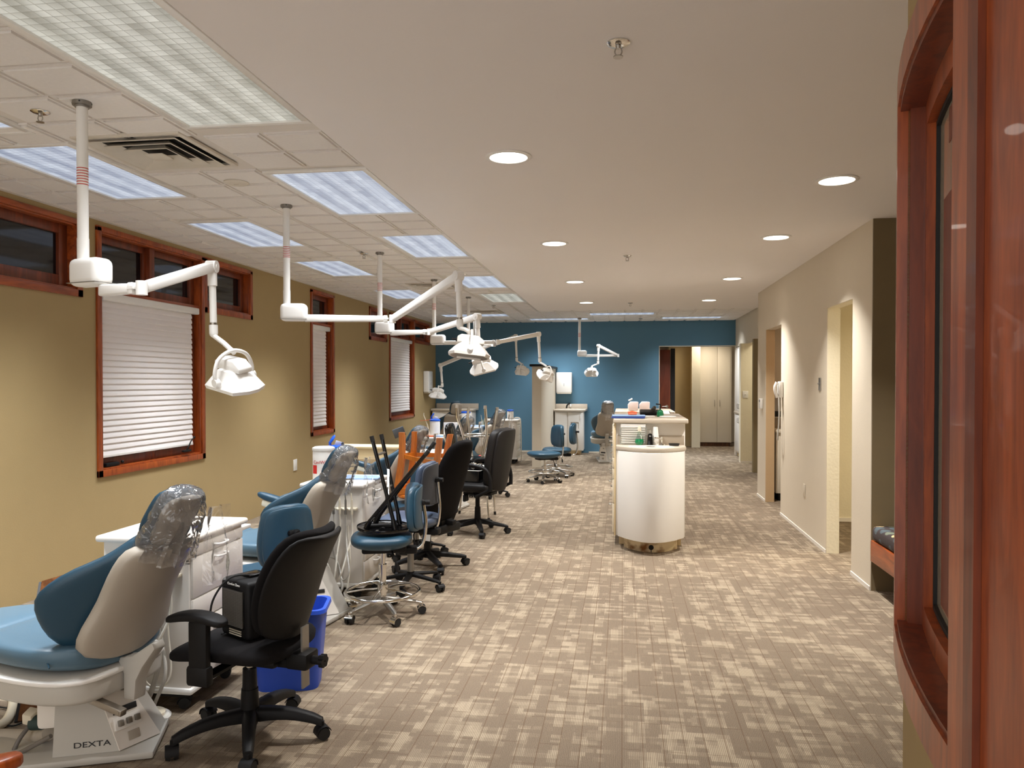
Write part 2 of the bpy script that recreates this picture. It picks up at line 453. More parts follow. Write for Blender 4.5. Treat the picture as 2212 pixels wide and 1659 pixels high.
    def prism(s, outline, h0, h1, axis=2, bev=0, T=None):
        """extrude a 2D outline; axis = extrusion axis"""
        t = bmesh.new()
        def pt(a, b, h): return Vector((a, b, h)) if axis == 2 else Vector((a, h, b)) if axis == 1 else Vector((h, a, b))
        A = [t.verts.new(pt(a, b, h0)) for a, b in outline]; B = [t.verts.new(pt(a, b, h1)) for a, b in outline]
        n = len(A); t.faces.new(A[::-1]); t.faces.new(B)
        for k in range(n): t.faces.new((A[k], A[(k+1) % n], B[(k+1) % n], B[k]))
        bmesh.ops.recalc_face_normals(t, faces=list(t.faces))
        if bev: bmesh.ops.bevel(t, geom=[e for e in t.edges if e.calc_face_angle(0) > .6], offset=bev, segments=2, profile=.5, affect='EDGES')
        s._merge(t, T.to_4x4() if T else Matrix.Identity(4)); return s
    def sphere(s, c, r, sc=(1, 1, 1), n=16):
        t = bmesh.new(); bmesh.ops.create_uvsphere(t, u_segments=n, v_segments=n//2+2, radius=r)
        s._merge(t, Matrix.Translation(c) @ Matrix.Diagonal((*sc, 1))); return s
    def pad(s, f, m=16, n=32, e=3., pend=4., wend=3.):
        """upholstered pad: f(v) -> centre, half-width vector, half-thickness vector, bend"""
        rings = []
        for i in range(m+1):
            v = .5-.5*cos(pi*i/m); v = min(max(v, .004), .996)
            c, U, Nn, bend = f(v)
            q = abs(2*v-1)
            kt = max(.05, (1-q**pend)**(1/pend)); kw = max(.05, (1-q**(pend*2))**(1/wend))
            nh = Nn.normalized(); ring = []
            for k in range(n):
                a = 2*pi*k/n; ca, sa = cos(a), sin(a)
                x = math.copysign(abs(ca)**(2/e), ca); y = math.copysign(abs(sa)**(2/e), sa)
                ring.append(c+U*(x*kw)+Nn*(y*kt)+nh*(bend*(x*kw)**2))
            rings.append(ring)
        s.loft(rings, cap=True); return s
    def build(s, name, mat, parent=None, ang=38, flat=False):
        bm = s.bm; bmesh.ops.remove_doubles(bm, verts=bm.verts, dist=1e-5)
        bmesh.ops.recalc_face_normals(bm, faces=bm.faces)
        for f in bm.faces: f.smooth = not flat
        lim = radians(ang)
        for e in bm.edges:
            if len(e.link_faces) != 2 or e.calc_face_angle(0) > lim: e.smooth = False
        me = bpy.data.meshes.new(name); bm.to_mesh(me); bm.free()
        me.materials.append(MT[mat] if isinstance(mat, str) else mat)
        o = bpy.data.objects.new(name, me); COL.objects.link(o)
        if parent is not None: o.parent = parent
        return o
def tag(o, label=None, cat=None, group=None, kind=None):
    if label: o['label'] = label
    if cat: o['category'] = cat
    if group: o['group'] = group
    if kind: o['kind'] = kind
    return o
def thing(name, label, cat, loc=(0, 0, 0), rz=0, group=None):
    o = bpy.data.objects.new(name, None); o.empty_display_size = .1; COL.objects.link(o)
    o.location = loc; o.rotation_euler = (0, 0, rz)
    return tag(o, label, cat, group)
def solo(mb, name, mat, label, cat, loc=None, rz=0, group=None, **k):
    o = mb.build(name, mat, **k)
    if loc is not None: o.location = loc; o.rotation_euler = (0, 0, rz)
    return tag(o, label, cat, group)
def struct(mb, name, mat, **k):
    return tag(mb.build(name, mat, **k), kind='structure')
def dup(root, loc, rz, label, group=None):
    def cp(o, parent):
        c = o.copy(); COL.objects.link(c); c.parent = parent
        for ch in list(o.children): cp(ch, c)
        return c
    r = cp(root, None); r.location = loc; r.rotation_euler = (0, 0, rz); r['label'] = label
    if group: r['group'] = group
    return r
def lettering(txt, size, mat, parent, T, name='lettering', extrude=.0006, sx=1.0):
    """flat raised letters; T maps the text plane (x right, y up) into the parent's space"""
    cu = bpy.data.curves.new('txt', 'FONT'); cu.body = txt; cu.size = size; cu.extrude = extrude
    cu.align_x = 'CENTER'; cu.align_y = 'CENTER'
    to = bpy.data.objects.new('txt', cu); COL.objects.link(to)
    dg = bpy.context.evaluated_depsgraph_get(); dg.update()
    me = bpy.data.meshes.new_from_object(to.evaluated_get(dg))
    bpy.data.objects.remove(to, do_unlink=True)
    me.transform(T @ Matrix.Diagonal((sx, 1, 1, 1)))
    me.materials.clear(); me.materials.append(MT[mat]); me.name = name
    o = bpy.data.objects.new(name, me); COL.objects.link(o)
    if parent is not None: o.parent = parent
    return o
def frame3(o, x, y):
    """matrix from an origin and two axis directions"""
    x = Vector(x).normalized(); y = Vector(y); z = x.cross(y).normalized(); y = z.cross(x)
    return Matrix.Translation(o) @ Matrix((x, y, z)).transposed().to_4x4()
# ================================================================== THE ROOM
m = MB(); m.bx(-4.4, 6.5, -.9, 20.5, -.1, 0)
struct(m, 'floor', 'carpet')

def holed(m, axis, c0, c1, a0, a1, z0, z1, holes):
    """wall slab with rectangular openings. axis 'x': slab at x in c0..c1 running along y"""
    A = sorted({a0, a1, *[h[0] for h in holes], *[h[1] for h in holes]})
    Z = sorted({z0, z1, *[h[2] for h in holes], *[h[3] for h in holes]})
    for i in range(len(A)-1):
        k = 0
        while k < len(Z)-1:
            am, zm = (A[i]+A[i+1])/2, (Z[k]+Z[k+1])/2
            if any(h[0] < am < h[1] and h[2] < zm < h[3] for h in holes): k += 1; continue
            j = k
            while j+1 < len(Z)-1 and not any(h[0] < am < h[1] and h[2] < (Z[j+1]+Z[j+2])/2 < h[3] for h in holes): j += 1
            if axis == 'x': m.bx(c0, c1, A[i], A[i+1], Z[k], Z[j+1])
            else: m.bx(A[i], A[i+1], c0, c1, Z[k], Z[j+1])
            k = j+1
# left wall with its windows (y0, y1, z0, z1)
WIN = [(3.55, 5.10, 2.18, 2.66), (5.36, 6.77, .81, 2.66), (6.87, 7.73, 2.22, 2.66), (9.40, 10.10, .84, 2.66),
       (11.70, 12.50, 2.22, 2.66), (12.75, 14.22, .87, 2.66), (14.32, 15.4, 2.30, 2.66)]
m = MB(); holed(m, 'x', -4.16, -4.0, -.9, 16.0, 0, 3.0, WIN)
struct(m, 'wall_left', 'olive')
# blue wall at the far end with the corridor opening
m = MB(); holed(m, 'y', 16.0, 16.14, -4.16, 2.6, 0, 3.0, [(.757, 2.29, 0, 2.22)])
struct(m, 'wall_back', 'blue_paint')
m = MB(); m.bx(.745, .757, 15.99, 16.14, 0, 2.22); m.bx(.745, 2.29, 15.99, 16.14, 2.22, 2.235)
struct(m, 'trim_1', 'cream')
m = MB(); m.bx(-4.0, -1.87, 15.985, 16.0, 0, .035); m.bx(-.7, .745, 15.985, 16.0, 0, .03)
struct(m, 'baseboard_back', 'cream')
# right side of the room
m = MB()
holed(m, 'x', 1.76, 1.87, 5.74, 10.35, 0, 3.0, [(6.20, 6.94, 0, 2.14), (8.87, 9.80, 0, 2.14)])
m.bx(1.87, 2.9, 10.24, 10.35, 0, 3.0)
struct(m, 'wall_right', 'cream')
m = MB(); m.bx(1.752, 1.762, 6.94, 8.87, 0, .03); m.bx(1.752, 1.762, 9.8, 10.35, 0, .03); m.bx(1.752, 1.762, 5.74, 6.2, 0, .03)
struct(m, 'baseboard_right', 'white_lam')
# jamb faces of the right-hand openings in the rougher yellow paint
m = MB(); m.bx(1.764, 1.868, 6.937, 6.941, 0, 2.14); m.bx(1.764, 1.868, 6.2, 6.94, 2.137, 2.141)
struct(m, 'trim_2', 'yellow')
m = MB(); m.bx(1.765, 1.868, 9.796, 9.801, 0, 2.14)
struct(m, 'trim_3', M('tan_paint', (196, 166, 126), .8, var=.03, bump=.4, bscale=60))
# alcove beside the near column
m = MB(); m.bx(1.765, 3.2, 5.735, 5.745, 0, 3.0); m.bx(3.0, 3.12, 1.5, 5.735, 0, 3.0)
struct(m, 'wall_alcove', 'olive_shaded')
# rooms behind the openings
m = MB(); m.bx(1.87, 5.0, 8.55, 8.66, 0, 2.9); m.bx(4.6, 4.7, 5.74, 8.55, 0, 2.9); m.bx(1.87, 4.7, 5.75, 5.80, 0, 2.9)
struct(m, 'wall_side_room', 'yellow')
m = MB(); m.bx(1.9, 4.6, 8.535, 8.55, 0, .04)
struct(m, 'baseboard_side_room', 'white_lam')
m = MB(); m.bx(1.87, 4.7, 5.80, 10.24, 2.74, 2.8)
struct(m, 'ceiling_side_room', 'plaster')
m = MB(); m.bx(3.2, 3.3, 8.66, 10.24, 0, 2.74)
struct(m, 'wall_utility_room', M('utility_paint', (200, 176, 140), .8))
# far right wall: plane x = 2.28 with an opening into another room
m = MB()
holed(m, 'x', 2.28, 2.4, 10.35, 16.14, 0, 3.0, [(12.95, 14.45, 0, 2.2), (14.6, 15.95, 0, 2.2)])
struct(m, 'wall_far_right', 'cream')
m = MB(); m.bx(2.15, 3.6, 14.435, 14.61, 0, 2.2)
struct(m, 'wall_stub', 'yellow')
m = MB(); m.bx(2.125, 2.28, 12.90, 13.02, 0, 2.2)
struct(m, 'wall_pier', M('shaded_olive_paint', (142, 126, 92), .8))  # shade of the unlit opening is put into the pier colour
m = MB(); m.bx(2.2, 2.28, 12.3, 12.9, 0, 2.2)
struct(m, 'wall_return', 'cream')
m = MB(); m.bx(3.5, 3.6, 11.0, 14.45, 0, 2.9); m.bx(2.4, 3.6, 11.9, 12.0, 0, 2.9)
struct(m, 'wall_far_room', 'yellow')
m = MB(); m.bx(2.4, 3.6, 12.0, 14.45, 2.7, 2.75)
struct(m, 'ceiling_far_room', 'plaster')
m = MB(); m.bx(2.152, 2.45, 14.428, 14.436, 0, .035)
struct(m, 'baseboard_stub', 'white_lam')
# corridor behind the blue wall
m = MB(); m.bx(1.02, 1.12, 17.3, 18.9, 0, 2.6); m.bx(1.12, 1.55, 17.9, 18.0, 0, 2.6)
struct(m, 'wall_corridor', M('corridor_paint', (190, 170, 128), .8))
m = MB(); m.bx(-.6, 1.02, 17.6, 17.7, 0, 2.6); m.bx(1.12, 5.0, 19.35, 19.45, 0, 2.6); m.bx(3.3, 3.4, 15.9, 19.35, 0, 2.6)
m.bx(-.7, -.6, 16.14, 17.7, 0, 2.6)
struct(m, 'wall_corridor_back', 'cream')
m = MB(); m.bx(-.7, 5.0, 16.14, 19.45, 2.6, 2.65)
struct(m, 'ceiling_corridor', 'plaster')

# ------------------------------------------------------------------ ceilings
m = MB(); m.bx(GX, 2.6, -.9, GY, ZG, 2.8); m.bx(2.6, 3.2, -.9, 5.745, ZG, 2.8)
struct(m, 'ceiling', 'plaster')
XL = [-4.0, -3.735, -3.47, -3.165, -2.87, -2.505, -2.145, -1.82, -1.49, -1.185]
m = MB(); m.bx(-4.16, 2.6, -.9, 16.14, ZT+.004, ZT+.05)
struct(m, 'ceiling', 'tbar')
def in_troffer(x, y):
    return any(t[0]-.01 < x < t[2]+.01 and t[1]-.01 < y < t[3]+.01 for t in TROFFERS)
VENTS = [(-2.505, 3.51, .62), (-2.45, 9.75, .6), (-2.45, 13.4, .6)]
def tilepad(m, x0, x1, y0, y1):
    a = .011; z0, z1, z2 = ZT+.006, ZT-.004, ZT-.010
    def ring(d, z): return [V(x0+d, y0+d, z), V(x1-d, y0+d, z), V(x1-d, y1-d, z), V(x0+d, y1-d, z)]
    R = [ring(a, z0), ring(a, z1), ring(a+.009, z1), ring(a+.009, z1+.004), ring(a+.016, z1+.004), ring(a+.017, z2)]
    vs = [v for r in R for v in r]; F = []
    for i in range(len(R)-1):
        for k in range(4): F.append((i*4+k, i*4+(k+1) % 4, (i+1)*4+(k+1) % 4, (i+1)*4+k))
    n = (len(R)-1)*4; F.append((n, n+1, n+2, n+3))
    m._add(vs, F)
m = MB(); y = -.61
while y < 16:
    y1 = min(y+.3035, 16.0)
    xs = list(XL)
    if y > GY-.35: xs += [-.88, -.575, -.27, .035, .34, .645, .95, 1.255, 1.56, 1.865, 2.27]
    for i in range(len(xs)-1):
        cx, cy = (xs[i]+xs[i+1])/2, (y+y1)/2
        if in_troffer(cx, cy): continue
        if any(abs(cx-(v[0])) < .3 and abs(cy-(v[1]+.3)) < .3 for v in [(-2.51, 3.53)]): continue
        tilepad(m, xs[i], xs[i+1], y, y1)
    y = y1
struct(m, 'ceiling', 'tile', ang=20)
m = MB(); m.bx(-4.0, -3.96, -.9, 16, ZT-.02, ZT+.003)
struct(m, 'trim_4', 'tbar')

# ------------------------------------------------------------------ windows in the left wall
def window(n, y0, y1, z0, z1, transom=None, mull=(), sash=.07, low_mull=()):
    root = bpy.data.objects.new('window_%d' % n, None); COL.objects.link(root)
    tag(root, kind='structure'); root.location = (-4.0, (y0+y1)/2, z0)
    oy, oz = -(y0+y1)/2, -z0
    def b(m, xa, xb, ya, yb, za, zb, bev=.002): m.bx(xa, xb, ya+oy, yb+oy, za+oz, zb+oz, bev)
    cw, pr = .052, .018
    m = MB()      # casing on the wall face and lining of the reveal
    b(m, 0, pr, y0-cw, y0, z0-cw, z1+.03); b(m, 0, pr, y1, y1+cw, z0-cw, z1+.03)
    b(m, 0, pr, y0-cw, y1+cw, z0-cw, z0); b(m, 0, pr, y0-cw, y1+cw, z1, z1+.04)
    b(m, -.13, .004, y0-.001, y0+.012, z0, z1); b(m, -.13, .004, y1-.012, y1+.001, z0, z1)
    b(m, -.13, .004, y0, y1, z0-.001, z0+.012); b(m, -.13, .004, y0, y1, z1-.012, z1+.001)
    m.build('casing', 'cherry_y' if y1-y0 > 1 and z1-z0 < 1 else 'cherry', root)
    cuts = [(z0+.012, transom-.03), (transom+.03, z1-.012)] if transom else [(z0+.012, z1-.012)]
    if transom:
        m = MB(); b(m, -.13, -.004, y0+.01, y1-.01, transom-.03, transom+.03); m.build('transom', 'cherry_y', root)
    m = MB(); g = MB()
    for i, (za, zb) in enumerate(cuts):
        ys = [y0+.012, *(mull if (i == len(cuts)-1) else low_mull), y1-.012]
        for j in range(len(ys)-1):
            a, c = ys[j], ys[j+1]
            if j > 0: b(m, -.12, (-.02 if i == len(cuts)-1 else -.062), a-.035, a+.035, za, zb)
            s = sash
            b(m, -.105, -.06, a, a+s, za, zb); b(m, -.105, -.06, c-s, c, za, zb)
            b(m, -.105, -.06, a+s, c-s, za, za+s); b(m, -.105, -.06, a+s, c-s, zb-s*.8, zb)
            b(g, -.092, -.084, a+s, c-s, za+s, zb-s*.8, 0)
    m.build('sash', 'cherry_dark', root); g.build('pane', 'night', root)
    # night outside: dark board added behind the glass to keep light out
    m = MB(); b(m, -.155, -.15, y0, y1, z0, z1, 0); m.build('night_board', 'dark', root)
    return root
w = window(1, *WIN[0], sash=.085)
w2 = window(2, *WIN[1], transom=2.19, mull=(6.05,), low_mull=(6.07,))
window(3, *WIN[2])
window(4, *WIN[3], transom=2.25)
window(5, *WIN[4])
window(6, *WIN[5], transom=2.27, mull=(13.5,))
window(7, *WIN[6])
# crank and latch of window 2
m = MB(); y = at(405, 975, X=-3.97).y
m.box((.02, y-6.065, .05), (.03, .12, .02), None, .004)
m.tube([(.02, y-6.065, .055), (.03, y-6.045, .09), (.03, y-6.0, .14), (.035, y-5.965, .165)], .006)
m.sphere((.035, y-5.96, .168), .011); m.build('crank_handle', 'black_pl', w2)
m = MB(); m.box((-.03, -.55, .03), (.04, .16, .03), None, .006); m.sphere((-.01, -.44, .04), .013)
m.build('latch', 'black_pl', w2)

def blind(y0, y1, ztop, zbot, x, label, ybot1=None, tilt=0.0):
    root = thing('window_blind', label, 'blind', (x, (y0+y1)/2, ztop), 0, 'white pleated window blinds')
    h = (y1-y0)/2; ybot1 = h if ybot1 is None else ybot1
    m = MB(); m.box((.012, .03, .0), (.06, 2*h+.10, .062), None, .012); m.build('headrail', 'white', root)
    m = MB(); n = int((ztop-zbot-.04)/.046); dz = (ztop-zbot-.04)/n
    prof = []
    for i in range(n):
        z = -.03-i*dz
        prof += [(0, z), (.009, z-dz*.5), (.011, z-dz*.85), (.002, z-dz*.98)]
    prof.append((0, -.03-n*dz))
    NY = 8; vs = []
    for j in range(NY+1):
        for (px, pz) in prof:
            k = -pz/(ztop-zbot); yy = -h+(2*h)*j/NY
            if j == NY: yy = h*(1-.0*k)
            sag = tilt*k*(j/NY)
            vs.append(V(px, yy, pz+sag))
    L_ = len(prof); F = [(j*L_+i, j*L_+i+1, (j+1)*L_+i+1, (j+1)*L_+i) for j in range(NY) for i in range(L_-1)]
    m._add(vs, F)
    o = m.build('pleated_fabric', 'blind', root, ang=60)
    sm = o.modifiers.new('thickness', 'SOLIDIFY'); sm.thickness = .003
    m = MB(); zb = -(ztop-zbot)+.012; m.beam((.008, -h, zb), (.008, h, zb+tilt), .014, .022, bev=.003); m.build('bottom_rail', 'white', root)
blind(5.40, 6.66, 2.165, .90, -4.03, 'wide white pleated blind in the near tall window')
blind(9.44, 9.93, 2.215, .90, -4.03, 'narrow white pleated blind in the slim tall window')
blind(12.79, 14.05, 2.245, .955, -4.03, 'white pleated blind in the tall window nearest the blue wall')

# ------------------------------------------------------------------ ceiling fixtures
for i, (x0, y0, x1, y1, tint, b) in enumerate(TROFFERS):
    lab = ['large prismatic troffer nearest the camera, greenish white, at the plaster edge',
           'prismatic troffer at the plaster edge, second from the camera',
           'prismatic troffer at the plaster edge, third from the camera',
           'prismatic troffer at the plaster edge, above the raised arm of the second dental light',
           'greenish prismatic troffer at the plaster edge, farthest of that row',
           'prismatic troffer at the left image edge behind the near sprinkler',
           'long bright bluish troffer behind the nearest dental light pole',
           'bluish troffer left of the second dental light pole',
           'bluish troffer left of the third dental light pole',
           'bluish troffer left of the fourth dental light pole, above the narrow window',
           'troffer set crosswise near the blue wall, leftmost',
           'troffer set crosswise beside the far dental light pole',
           'troffer set crosswise near the blue wall, at the middle of the far tile ceiling',
           'troffer set crosswise near the blue wall, rightmost'][i]
    t = thing('ceiling_troffer', lab, 'ceiling light', ((x0+x1)/2, (y0+y1)/2, ZT), 0, 'fluorescent troffers in the tile ceiling')
    w, d = (x1-x0)/2, (y1-y0)/2; f = .035
    m = MB()
    for (a, b2, c, e) in ((-w, w, -d, -d+f), (-w, w, d-f, d), (-w, -w+f, -d+f, d-f), (w-f, w, -d+f, d-f)):
        m.bx(a, b2, c, e, -.014, .004, .002)
    m.build('frame', 'white', t)
    m = MB(); m.bx(-w+f, w-f, -d+f, d-f, -.004, .002)
    m.build('lens', 'lens_g' if tint == 'green' else 'lens_b', t)
for i, (x, y) in enumerate(CANS):
    lab = ['round downlight in the left row, nearest the camera', 'round downlight in the left row, second from the camera',
           'round downlight in the left row, third from the camera', 'round downlight in the left row, farthest from the camera',
           'round downlight in the right row, nearest the camera', 'round downlight in the right row, second from the camera',
           'round downlight in the right row, third from the camera', 'round downlight in the right row, farthest from the camera'][i]
    t = thing('recessed_downlight', lab, 'ceiling light', (x, y, ZG), 0, 'round downlights in the plaster ceiling')
    m = MB(); m.lathe([(.095, 0), (.118, 0), (.120, -.004), (.112, -.009), (.098, -.008), (.095, 0)]); m.build('trim_ring', 'white', t)
    m = MB(); m.lathe([(.0, -.004), (.09, -.004), (.097, -.003), (.097, 0), (0, 0)]); m.build('glow_disc', 'can_glow', t)
def sprinkler(x, y, z, label, s=1.0):
    t = thing('fire_sprinkler', label, 'sprinkler', (x, y, z), 0, 'ceiling fire sprinklers')
    m = MB(); m.lathe([(0, 0), (.04, 0), (.041, -.004), (.03, -.010), (.012, -.012), (0, -.012)]); m.build('escutcheon', 'chrome', t)
    m = MB(); m.cyl((0, 0, -.01), (0, 0, -.022), .010, .008); m.tube([(.009, 0, -.02), (.012, 0, -.034), (.004, 0, -.048)], .0025)
    m.tube([(-.009, 0, -.02), (-.012, 0, -.034), (-.004, 0, -.048)], .0025); m.cyl((0, 0, -.048), (0, 0, -.051), .017, .017)
    m.build('head', 'steel', t)
for (x, y, z, l) in [(-.017, 2.64, ZG, 'brass grey fire sprinkler in plaster ceiling nearest the camera'),
                     (.04, 7.09, ZG, 'fire sprinkler in plaster ceiling, middle of the room'),
                     (.11, 11.34, ZG, 'fire sprinkler in plaster ceiling near its far edge'),
                     (-2.67, 3.18, ZT-.01, 'fire sprinkler in tile ceiling left of the nearest pole'),
                     (-2.5, 7.14, ZT-.01, 'fire sprinkler in tile ceiling beside the third pole'),
                     (-2.1, 12.3, ZT-.01, 'fire sprinkler in tile ceiling beyond the poles'),
                     (-2.35, 15.3, ZT-.01, 'fire sprinkler in tile ceiling by the blue wall, left'),
                     (.35, 15.3, ZT-.01, 'fire sprinkler in tile ceiling by the blue wall, right')]:
    sprinkler(x, y, z, l)
def diffuser(x, y, label, w=.30):
    t = thing('air_diffuser', label, 'vent', (x, y, ZT-.006), 0, 'square ceiling air vents')
    m = MB()
    for (a, b2, c, e) in ((-w, w, -w, -w+.03), (-w, w, w-.03, w), (-w, -w+.03, -w+.03, w-.03), (w-.03, w, -w+.03, w-.03)):
        m.bx(a, b2, c, e, -.012, .004, .002)
    m.build('frame', 'vent', t)
    m = MB(); m.bx(-w+.02, w-.02, -w+.02, w-.02, .004, .009); m.build('duct', 'dark', t)
    for k, s in enumerate((.22, .155, .09)):
        m = MB(); z0, z1 = -.022-.003*k, .002
        o_, i_ = s+.035, s
        A = [V(-o_, -o_, z0), V(o_, -o_, z0), V(o_, o_, z0), V(-o_, o_, z0)]
        B = [V(-i_, -i_, z1), V(i_, -i_, z1), V(i_, i_, z1), V(-i_, i_, z1)]
        C_ = [V(v.x*.97, v.y*.97, v.z) for v in B]; D = [V(v.x*.975, v.y*.975, v.z-.002) for v in A]
        m.loft([A, B, C_, D], cap=False, closed=True); m.build('louvre', 'vent', t)
    m = MB(); m.bx(-.055, .055, -.055, .055, -.034, -.028, .003); m.build('centre_plate', 'vent', t)
diffuser(-2.50, 3.83, 'large square air vent with dark slots beside the nearest pole')
diffuser(-2.45, 9.7, 'square air vent behind the fourth dental light pole')
diffuser(-2.45, 13.45, 'square air vent near the blue wall above the far lights')
m = MB(); m.lathe([(0, 0), (.075, 0), (.076, -.006), (.068, -.010), (.05, -.011), (0, -.012)]); m.box((0, 0, -.013), (.03, .004, .003))
solo(m, 'ceiling_speaker', 'vent', 'flat round ceiling cover on a tile between the first two poles', 'ceiling cover', (-2.40, 4.48, ZT-.011))  # flat cover of a small round ceiling speaker

# ------------------------------------------------------------------ curved wall with its cherry-framed window, right foreground
def cw(alpha, dr=0.0, z=0.0):
    """point on the round wall: alpha degrees from the camera's right, dr out towards the room"""
    a = radians(alpha); R = 3.4+dr
    L_, d = 3.982-R*cos(a), .295+R*sin(a)
    return V(L_*cos(YAW)-d*sin(YAW), L_*sin(YAW)+d*cos(YAW), z)
def arc(m, a0, a1, r0, r1, z0, z1, step=1.5):
    """curved block between two angles, two radii offsets and two heights"""
    n = max(1, int(round(abs(a1-a0)/step))); rings = []
    for i in range(n+1):
        a = a0+(a1-a0)*i/n
        rings.append([cw(a, r0, z0), cw(a, r1, z0), cw(a, r1, z1), cw(a, r0, z1)])
    m.loft(rings, cap=True)
A0, A1, ZS, ZH = 14.25, 25.2, .937, 2.13      # window opening
m = MB()
arc(m, 26.2, 70, -.14, 0, 0, ZG); arc(m, A0-.2, 26.2, -.14, 0, 0, ZS); arc(m, A0-.2, 26.2, -.14, 0, ZH, ZG)
arc(m, A1, 26.2, -.14, 0, ZS, ZH); arc(m, -22, A0-.2, -.14, 0, 0, ZG)
struct(m, 'wall_curved', 'olive')
root = bpy.data.objects.new('window_8', None); COL.objects.link(root); tag(root, kind='structure')
m = MB()
arc(m, A1, A1+1.15, -.03, .022, ZS-.07, ZH+.07)                                # far casing
arc(m, A0-1.2, A1, -.03, .022, ZS-.07, ZS); arc(m, A0-1.2, A1, -.03, .022, ZH, ZH+.07)
m.build('casing', 'cherry', root)
m = MB(); arc(m, A1-.25, A1, -.12, -.004, ZS, ZH); arc(m, A0, A1, -.12, .016, ZS-.004, ZS+.012); arc(m, A0, A1, -.12, .016, ZH-.012, ZH+.004)
m.build('jamb_lining', 'cherry_dark', root)
m = MB(); arc(m, A1-.9, A1-.25, -.056, -.034, ZS+.012, ZH-.012); arc(m, A0, A1-.9, -.056, -.034, ZS+.012, ZS+.062)
arc(m, A0, A1-.9, -.056, -.034, ZH-.062, ZH-.012); m.build('sash', 'cherry', root)
m = MB(); arc(m, A1-1.05, A1-.9, -.066, -.052, ZS+.062, ZH-.062); arc(m, A0, A1-1.05, -.066, -.052, ZS+.062, ZS+.072)
arc(m, A0, A1-1.05, -.066, -.052, ZH-.072, ZH-.062); m.build('gasket', 'rubber', root)
m = MB(); arc(m, A0, A1-1.05, -.064, -.060, ZS+.072, ZH-.072); pn = m.build('pane', 'beige_pane', root)
m = MB(); arc(m, A0, A1-2.3, -.0600, -.0590, 1.03, 1.88); arc(m, A0, A1-3.4, -.0600, -.0590, 1.98, 2.05); m.build('brown_panels', 'cherry_dark', pn)  # thin brown panels laid on the opaque beige pane
m = MB(); arc(m, A0-1.4, A0, -.13, .03, 0, ZG-.001, 1); m.build('mullion_post', 'cherry', root)
m = MB(); arc(m, A0-2.0, A0-1.4, -.13, .036, 0, ZG-.001, 1); m.build('mullion_strip', 'cherry_dark', root)
root = bpy.data.objects.new('door_1', None); COL.objects.link(root); tag(root, kind='structure')
m = MB(); arc(m, 7.6, A0-2.02, -.13, .026, 0, ZG-.001, 1); m.build('door_frame', 'cherry', root)
m = MB(); arc(m, 3, 7.55, -.13, .05, 0, ZG-.001, 1); m.build('frame_return', 'cherry_dark', root)
# inside face seen through the glass: cabinet fronts of the room behind the curved wall
m = MB(); arc(m, 9, 30, -1.0, -.98, 0, ZG)
struct(m, 'wall_inner', 'cream')
m = MB(); arc(m, 8, 40, -.98, -.95, .80, 1.94)
struct(m, 'trim_6', 'cherry')
m = MB(); arc(m, 8, 70, -1.0, -.14, ZG, ZG+.02)
struct(m, 'ceiling_inner_room', 'plaster')
# ================================================================== OBJECT BUILDERS
def rot3(rx=0, ry=0, rz=0): return Euler((rx, ry, rz)).to_matrix()
def lerp(a, b, t): return a+(b-a)*t
def curve(pts, v):
    """smooth cubic through (v, value) pairs"""
    n = len(pts)
    if v <= pts[0][0]: return pts[0][1]
    sl = [(pts[i+1][1]-pts[i][1])/(pts[i+1][0]-pts[i][0]) for i in range(n-1)]
    for i in range(n-1):
        if v <= pts[i+1][0]:
            h = pts[i+1][0]-pts[i][0]; t = (v-pts[i][0])/h
            m0 = sl[0] if i == 0 else (sl[i-1]+sl[i])/2; m1 = sl[-1] if i == n-2 else (sl[i]+sl[i+1])/2
            return ((2*t**3-3*t*t+1)*pts[i][1]+(t**3-2*t*t+t)*h*m0+(-2*t**3+3*t*t)*pts[i+1][1]+(t**3-t*t)*h*m1)
    return pts[-1][1]

def caster(parent, p, ang, leg_mat='black_pl', r=.026, hood=True, wheel='rubber'):
    m = MB(); a = V(cos(ang), sin(ang), 0); b = V(-sin(ang), cos(ang), 0); c = V(p[0], p[1], r)
    for s in (-1, 1):
        m.lathe([(0, -.009), (r*.75, -.010), (r, -.004), (r, .006), (r*.8, .010), (0, .011)], (0, 0, 0), 20,
                T=None) if False else m.cyl(c+b*(s*.007), c+b*(s*.024), r, r*.9, 20)
    m.cyl(c-b*.01, c+b*.01, r*.5, n=12)
    w = m.build('caster', wheel, parent)
    m = MB()
    if hood:
        n = 9
        rings = []
        for k in range(n):
            t = radians(20)+radians(165)*k/(n-1)
            q = c+a*(cos(t)*(r+.004))+V(0, 0, sin(t)*(r+.004)); q2 = c+a*(cos(t)*(r+.001))+V(0, 0, sin(t)*(r+.001))
            rings.append([q-b*.026, q+b*.026, q2+b*.026, q2-b*.026])
        m.loft(rings)
    m.cyl((p[0], p[1], r), (p[0], p[1], p[2]), .008, n=10)
    m.build('caster_hood', leg_mat, w)
    return w
